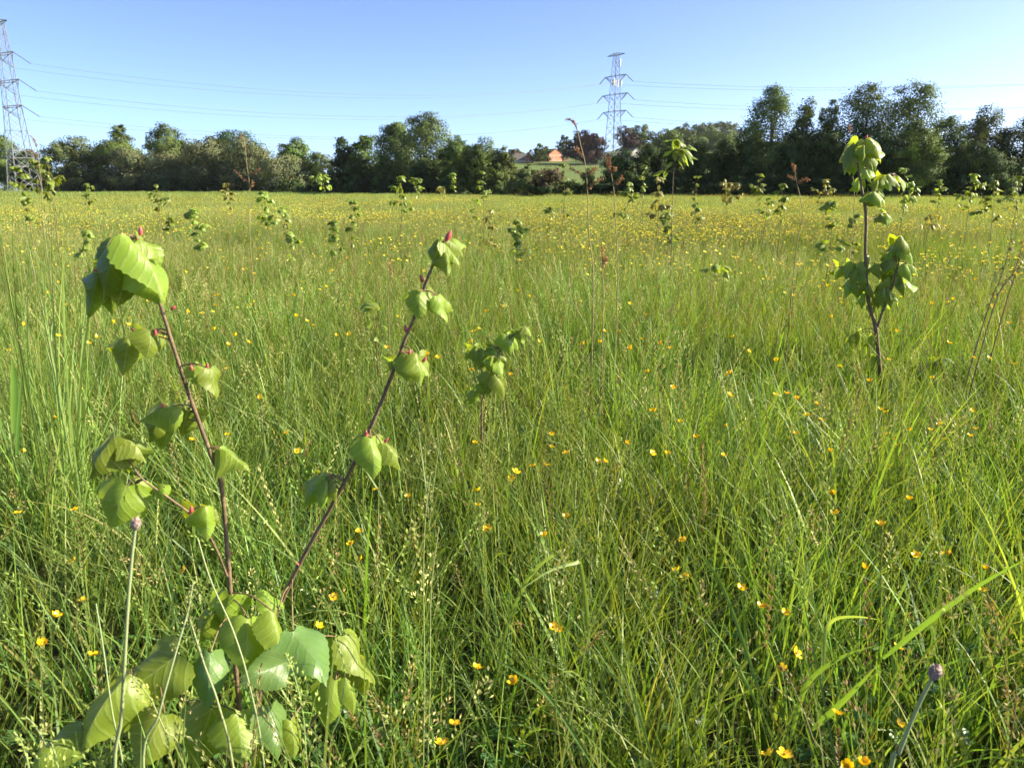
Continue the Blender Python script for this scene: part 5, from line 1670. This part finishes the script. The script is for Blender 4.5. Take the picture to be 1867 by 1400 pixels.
# the yellow drift of buttercups further out: nobody could count them
for k in range(5):
    g_ = np.random.default_rng(130 + k)
    a = Acc()
    for q in range(12):
        c = np.array((g_.normal(0, .28), g_.normal(0, .28), g_.uniform(.5, .78)))
        r = .0155 * g_.uniform(.8, 1.2)
        flower_head(a, c, r, (g_.uniform(-.3, .7), g_.uniform(-.3, .6), g_.uniform(0, 6)), g_, g_.uniform(-.4, .3))
        tube(a, [(c[0], c[1], .1), tuple(c)], .0018, 3, 1, cap=False)
    proto(f'buttercup_group_{k}', a, [M['petal_far'], M['flower_stem']])
g = np.random.default_rng(99)
pts, sizes = [], []
for d0, d1, dens in ((7.0, 9.5, .9), (9.5, 14, 4.0), (14, 30, 6.0), (30, 60, 2.6), (60, 95, .8)):
    n = int(WEDGE * (d1 * d1 - d0 * d0) * dens)
    x, y = wedge(n, d0, d1, g)
    keep = field_mask(x, y) & (g.random(n) < np.clip(vnoise(x, y, .55, 8) * 1.9 - .45, .05, 1)) & (g.random(n) < np.clip(vnoise(x, y * .4, .22, 21) * 2.0 - .15, .45, 1))
    pts.append(np.stack([x[keep], y[keep], np.zeros(keep.sum())], 1))
pts = np.concatenate(pts)
n = len(pts)
s = g.uniform(.85, 1.12, n)
scatter('buttercup_drift', [f'buttercup_group_{k}' for k in range(5)], pts, np.stack([np.zeros(n), np.zeros(n), g.uniform(0, 6.28, n)], 1),
        np.stack([s * 1.15, s * 1.15, s], 1), g.integers(0, 5, n), 'stuff', 'band of countless yellow buttercups across the upper meadow', 'flowers')

# ---------------------------------------------------------------- single stalks and blades in the foreground
M['stalk'] = leaf_mat('hairy_stalk', (.30, .36, .17), trans=.2, vary=.05)
M['bud_hairy'] = plain_mat('hairy_flower_bud', (.42, .34, .28), .9, col2=(.25, .17, .15), scale=120, bump=.8)
M['bud_pink'] = plain_mat('pink_bud_tip', (.36, .22, .18), .7, scale=100)
def bud_stalk(pts, d, head, label, seed):
    w = [P(x, y, dd) for x, y, dd in pts]
    base = Vector((w[0].x, w[0].y, 0))
    t = thing('bud_stalk', label, 'flower bud', base, 'closed buds on bare stalks')
    path = smooth_path([Vector((0, 0, 0))] + [p - base for p in w], 6)
    A = Acc()
    tube(A, path, list(np.linspace(.0034, .0026, len(path))), 8)
    A.build('stalk', M['stalk'], t, smooth=True)
    top = path[-1]
    dirv = (path[-1] - path[-3]).normalized()
    r = head / 2 / F * d
    A = Acc()
    tube(A, [top - dirv * .003, top + dirv * r * .35, top + dirv * r * 1.1, top + dirv * r * 1.9, top + dirv * r * 2.3], [.0032, r * .85, r * 1.02, r * .72, r * .3], 12)
    g = np.random.default_rng(seed)
    for q in range(70):                                  # bracts and hairs
        a, u = g.uniform(0, 6.28), g.uniform(.1, 2.0)
        sd = dirv.orthogonal().normalized()
        sd = Quaternion(dirv, a) @ sd
        rr = r * float(np.interp(u, [0, .35, 1.1, 1.9, 2.3], [.4, .85, 1.02, .72, .3]))
        p = top + dirv * r * u + sd * rr * .93
        e_ = p + (dirv * 1.0 + sd * .5).normalized() * r * .5
        tube(A, [p, e_], [.0009, .0002], 3, cap=False)
    h = A.build('bud', M['bud_hairy'], t, smooth=True)
    A = Acc()
    tube(A, [top + dirv * r * 1.75, top + dirv * r * 2.2, top + dirv * r * 2.55], [r * .7, r * .5, r * .1], 10)
    A.build('bud_tip', M['bud_pink'], h, smooth=True)
bud_stalk([(212, 1440, 1.12), (222, 1300, 1.12), (232, 1120, 1.12), (241, 1010, 1.12), (247, 962, 1.12)], 1.12, 19, 'pink tipped flower bud on a pale stalk in front of the near sapling', 1)
bud_stalk([(1618, 1440, .98), (1640, 1370, .98), (1672, 1290, .98), (1700, 1235, .98)], .98, 26, 'hairy round brown bud on a leaning stalk at the lower right', 2)

def blade(pts, d, width, label, seed, tint=(1, 1, 1), name='grass_blade', face=0.0):
    """One broad leaf of grass along measured points (x, y, depth), folded along its middle."""
    w = [P(x, y, dd) for x, y, dd in pts]
    base = Vector((w[0].x, w[0].y, 0))
    path = smooth_path([p - base for p in w], 7)
    n = len(path)
    v = []
    for i, p in enumerate(path):
        tg = (path[min(i + 1, n - 1)] - path[max(i - 1, 0)]).normalized()
        view = (CAM - (p + base)).normalized()
        view = Quaternion(tg, face) @ view
        sd = tg.cross(view).normalized()
        nn = sd.cross(tg)
        u = i / (n - 1)
        hw = width * .5 * min(1, .5 + u * 3) * max(.03, (1 - u ** 2.6))
        v += [p - sd * hw, p - nn * hw * .35, p + sd * hw]
    f = []
    for i in range(n - 1):
        f += [(3 * i, 3 * i + 1, 3 * i + 4, 3 * i + 3), (3 * i + 1, 3 * i + 2, 3 * i + 5, 3 * i + 4)]
    A = Acc()
    A.add(np.array([tuple(q) for q in v]), np.array(f), 0, tint)
    t = thing('grass_plant', label, 'grass', base, 'single broad grass leaves')
    A.build('blade', M['grass'], t, smooth=True)
    return t
blade([(1610, 1200, 1.4), (1690, 1135, 1.37), (1780, 1070, 1.33), (1890, 1008, 1.28)], 1.4, .011, 'broad bright green blade slanting up to the right edge', 1, (1.1, 1.25, .8))
blade([(900, 1260, 1.75), (925, 1140, 1.75), (960, 1060, 1.73), (1000, 1018, 1.7), (1020, 1022, 1.68), (1060, 1090, 1.66)], 1.7, .009, 'pale blade bent over in an arch, centre foreground', 2, (1.2, 1.2, 1.4))
blade([(1075, 1260, 1.8), (1070, 1120, 1.78), (1058, 1032, 1.74), (1050, 1026, 1.72), (1000, 1042, 1.68), (950, 1075, 1.64)], 1.7, .012, 'pale blade folding down to the left beside the arch', 3, (1.35, 1.35, 1.5))
blade([(1500, 1250, 1.55), (1504, 1160, 1.55), (1520, 1130, 1.53), (1560, 1124, 1.5), (1608, 1130, 1.46)], 1.5, .010, 'silvery flat blade lying level left of the broad diagonal one', 4, (1.9, 1.9, 2.4), face=.5)
blade([(1440, 1350, 1.3), (1470, 1250, 1.3), (1530, 1200, 1.28), (1600, 1175, 1.25)], 1.3, .010, 'green blade fanning right above the bottom edge', 5, (1, 1.15, .8))
blade([(1480, 1330, 1.3), (1540, 1275, 1.28), (1602, 1210, 1.26)], 1.3, .012, 'short bright blade beside the leaning bud stalk', 6, (1.1, 1.25, .8))
blade([(1395, 1290, 1.4), (1330, 1100, 1.5), (1300, 1040, 1.5), (1262, 990, 1.52)], 1.4, .008, 'dark green blade leaning left in the near right grass', 7, (.8, .95, .8))
blade([(1085, 1400, 1.25), (1000, 1270, 1.3), (940, 1222, 1.32), (870, 1185, 1.35)], 1.3, .007, 'long thin blade crossing the centre foreground diagonally', 8, (.8, 1.0, .8))
blade([(1195, 1400, 1.3), (1150, 1260, 1.35), (1110, 1180, 1.38), (1075, 1140, 1.4)], 1.3, .007, 'long blade leaning left below the bent pale blades', 9, (1.1, 1.15, .9))
blade([(25, 790, 2.4), (26, 720, 2.4), (24, 680, 2.4), (22, 650, 2.4)], 2.4, .022, 'upright broad blade at the left edge of the meadow', 10, (.95, 1.15, .8))
blade([(30, 830, 2.3), (36, 740, 2.3), (40, 670, 2.3)], 2.3, .012, 'darker narrow blade beside the upright broad one', 11, (.75, .95, .75))

def culm(pts, label, kind, seed, size=1.0, tint=(1, 1, 1), r=.0016, leaves=1):
    w = [P(x, y, dd) for x, y, dd in pts]
    base = Vector((w[0].x, w[0].y, 0))
    t = thing('grass_stalk', label, 'grass stalk', base, 'single flowering grass stalks')
    path = smooth_path([Vector((0, 0, 0))] + [p - base for p in w], 6)
    g = np.random.default_rng(seed)
    A = Acc()
    tube(A, path, list(np.linspace(r, r * .55, len(path))), 6, 0, tint)
    A.build('stalk', M['stalk'], t, smooth=True)
    if kind:
        A = Acc()
        ln = np.array([tuple(p) for p in path])
        heads(A, ln, kind, g, 0, np.array(tint) * np.array((.8, .92, .6)), size)
        if kind == 'panicle':
            heads(A, ln[:-2], 'panicle', g, 0, np.array(tint) * np.array((.8, .92, .6)), size * 1.15)
        A.build('seed_head', M['straw'], t)['kind'] = 'stuff'
culm([(482, 1400, 1.2), (455, 1250, 1.2), (425, 1150, 1.22), (385, 1060, 1.24), (360, 980, 1.26)], 'pale stalk leaning left in front of the near heart leaves', None, 1, r=.0021)
culm([(428, 1420, 1.15), (400, 1290, 1.15), (372, 1210, 1.16), (345, 1125, 1.17)], 'green stalk crossing the foot leaves of the near sapling', 'rye', 2, .6, r=.0026)
culm([(262, 1420, 1.1), (290, 1300, 1.1), (320, 1190, 1.12), (342, 1116, 1.14), (352, 1060, 1.15)], 'thick jointed stalk leaning right beside the pink bud stalk', 'panicle', 3, .7, r=.0027)
culm([(225, 1400, 1.2), (205, 1300, 1.2), (188, 1180, 1.22), (175, 1100, 1.24)], 'thin stalk left of the pink bud stalk', None, 4, r=.0019)
culm([(335, 1400, 1.15), (300, 1330, 1.13), (272, 1270, 1.12), (236, 1228, 1.1)], 'nodding straw coloured seed head over the dark foot leaf', 'panicle', 5, .75, (1.0, .95, .8))
culm([(110, 1420, 1.0), (85, 1360, 1.0), (62, 1320, 1.0), (46, 1306, 1.0)], 'green seed head leaning left at the bottom left corner', 'rye', 6, .9, (.9, 1.0, .8))
culm([(60, 1440, .95), (50, 1390, .95), (38, 1350, .95), (26, 1335, .95)], 'fluffy seed head in the bottom left corner', 'panicle', 7, .8, (.85, .95, .7))
culm([(772, 1400, 1.45), (774, 1250, 1.45), (772, 1050, 1.47), (776, 940, 1.48), (786, 860, 1.5)], 'tall upright flowering stalk right of the leaning near stem', 'panicle', 8, .9, (1, 1.05, .8), r=.0018)
culm([(780, 1400, 1.47), (784, 1250, 1.47), (786, 1080, 1.49), (800, 960, 1.5)], 'second tall stalk standing against the upright flowering one', 'rye', 9, .9, (1, 1.05, .8), r=.0018)
culm([(1850, 1300, 1.3), (1835, 1220, 1.3), (1815, 1130, 1.32), (1800, 1080, 1.33)], 'brown feathery grass head at the lower right edge', 'panicle', 10, 1.2, (.75, .5, .45))
culm([(1870, 1400, 1.2), (1850, 1300, 1.2), (1826, 1225, 1.22)], 'second brown feathery head below it at the right edge', 'panicle', 11, 1.2, (.7, .5, .42))
culm([(1500, 1420, 1.2), (1480, 1340, 1.2), (1450, 1260, 1.22), (1425, 1215, 1.24)], 'brown thin stalk leaning left beside the bottom edge flowers', 'rye', 12, .8, (.7, .55, .45))
culm([(560, 1400, 1.15), (552, 1300, 1.15), (536, 1230, 1.16), (520, 1190, 1.17)], 'green panicle rising through the near foot leaves', 'panicle', 13, .8, (.9, 1.05, .7))
culm([(600, 1400, 1.2), (620, 1300, 1.2), (628, 1220, 1.22), (610, 1160, 1.24)], 'zigzag green grass spike before the foot leaves', 'rye', 14, .85, (.9, 1.05, .7))
culm([(720, 1400, 1.2), (705, 1340, 1.2), (690, 1290, 1.21), (668, 1260, 1.22)], 'brownish fluffy grass head right of the foot leaves', 'panicle', 15, .9, (.8, .62, .5))
culm([(1035, 1240, 1.7), (1060, 1200, 1.68), (1085, 1165, 1.66), (1100, 1150, 1.65)], 'purple brown spike leaning right below the bent blade', 'spike', 16, 1.2, (.7, .5, .48))

# tall pale grass standing at the left edge, above the rest
g = np.random.default_rng(314)
for k, (px, ytop, d, n) in enumerate([(12, 372, 3.0, 22), (48, 400, 3.4, 20), (-20, 340, 2.8, 16), (92, 452, 3.8, 16), (200, 470, 4.4, 12), (1010, 500, 4.4, 10), (1060, 540, 3.6, 12), (884, 712, 2.9, 22), (905, 790, 2.7, 12), (480, 1010, 1.95, 9), (250, 1262, 1.02, 8), (395, 1240, 1.06, 8), (520, 1225, 1.1, 8), (620, 1200, 1.15, 8)]):
    top = P(px, ytop, d)
    base = Vector((top.x, d, 0))
    t = thing('tall_grass', ('clump of tall pale grass at the left edge reaching the treeline', 'pale tall grass clump just inside the left edge', 'outermost tall grass clump cut by the left edge', 'tall grass clump between left edge and nearest leaf cluster',
                             'shorter pale grass clump beside the nearest leaf cluster', 'slim tall grass clump in the middle of the meadow', 'upright green grass clump below the dock stalks', 'grass clump around the foot of the small leaning lime',
                             'second grass clump before the small leaning lime', 'grass clump between the two near stems', 'grass tuft crossing the dark foot leaf at lower left',
                             'grass tuft before the foot of the near sapling', 'grass tuft before the blue green foot leaf', 'grass tuft right of the foot leaves')[k], 'grass', base, 'clumps of taller grass')
    A = Acc()
    root = disc(n, .16, g)
    hh = top.z * g.uniform(.7, 1.02, n)
    strips(A, root, hh, g.uniform(.004, .007, n), g.uniform(0, 6.28, n), g.uniform(0, .2, n), g.uniform(0, .5, n), 7, greens(n, g) * np.array((1.1, 1.08, 1.1)), 0, g.uniform(0, 6.28, n), taper=2.4, curve=2.4)
    m_ = n * 2
    strips(A, disc(m_, .18, g), top.z * g.uniform(.3, .7, m_), g.uniform(.005, .009, m_), g.uniform(0, 6.28, m_), g.uniform(.02, .25, m_), g.uniform(.2, 1.0, m_), 6, greens(m_, g) * 1.1, 0, g.uniform(0, 6.28, m_))
    o = A.build('blades', M['grass'], t)
    o['kind'] = 'stuff'
    B = Acc()
    stems(B, max(4, n // 3), .14, top.z * .75, top.z * 1.0, ('panicle', 'rye'), g, width=.003, tints=HEAD_TINTS)
    o = B.build('flowering_stems', GM, t)
    o['kind'] = 'stuff'

# ---------------------------------------------------------------- thin air: far things fade a little
m, N, L = new_mat('thin_haze')
out = N.new('ShaderNodeOutputMaterial')
pv = N.new('ShaderNodeVolumePrincipled')
pv.inputs['Color'].default_value = (0.86, 0.92, 1.0, 1)
pv.inputs['Density'].default_value = 0.00005
pv.inputs['Anisotropy'].default_value = 0.2
L.new(pv.outputs[0], out.inputs['Volume'])
A = Acc()
box(A, -1650, 1650, -60, 2560, -1.2, 75)
o = A.build('haze', m)
tag(o, 'thin summer haze over the meadow and the far trees', 'haze', kind='stuff')
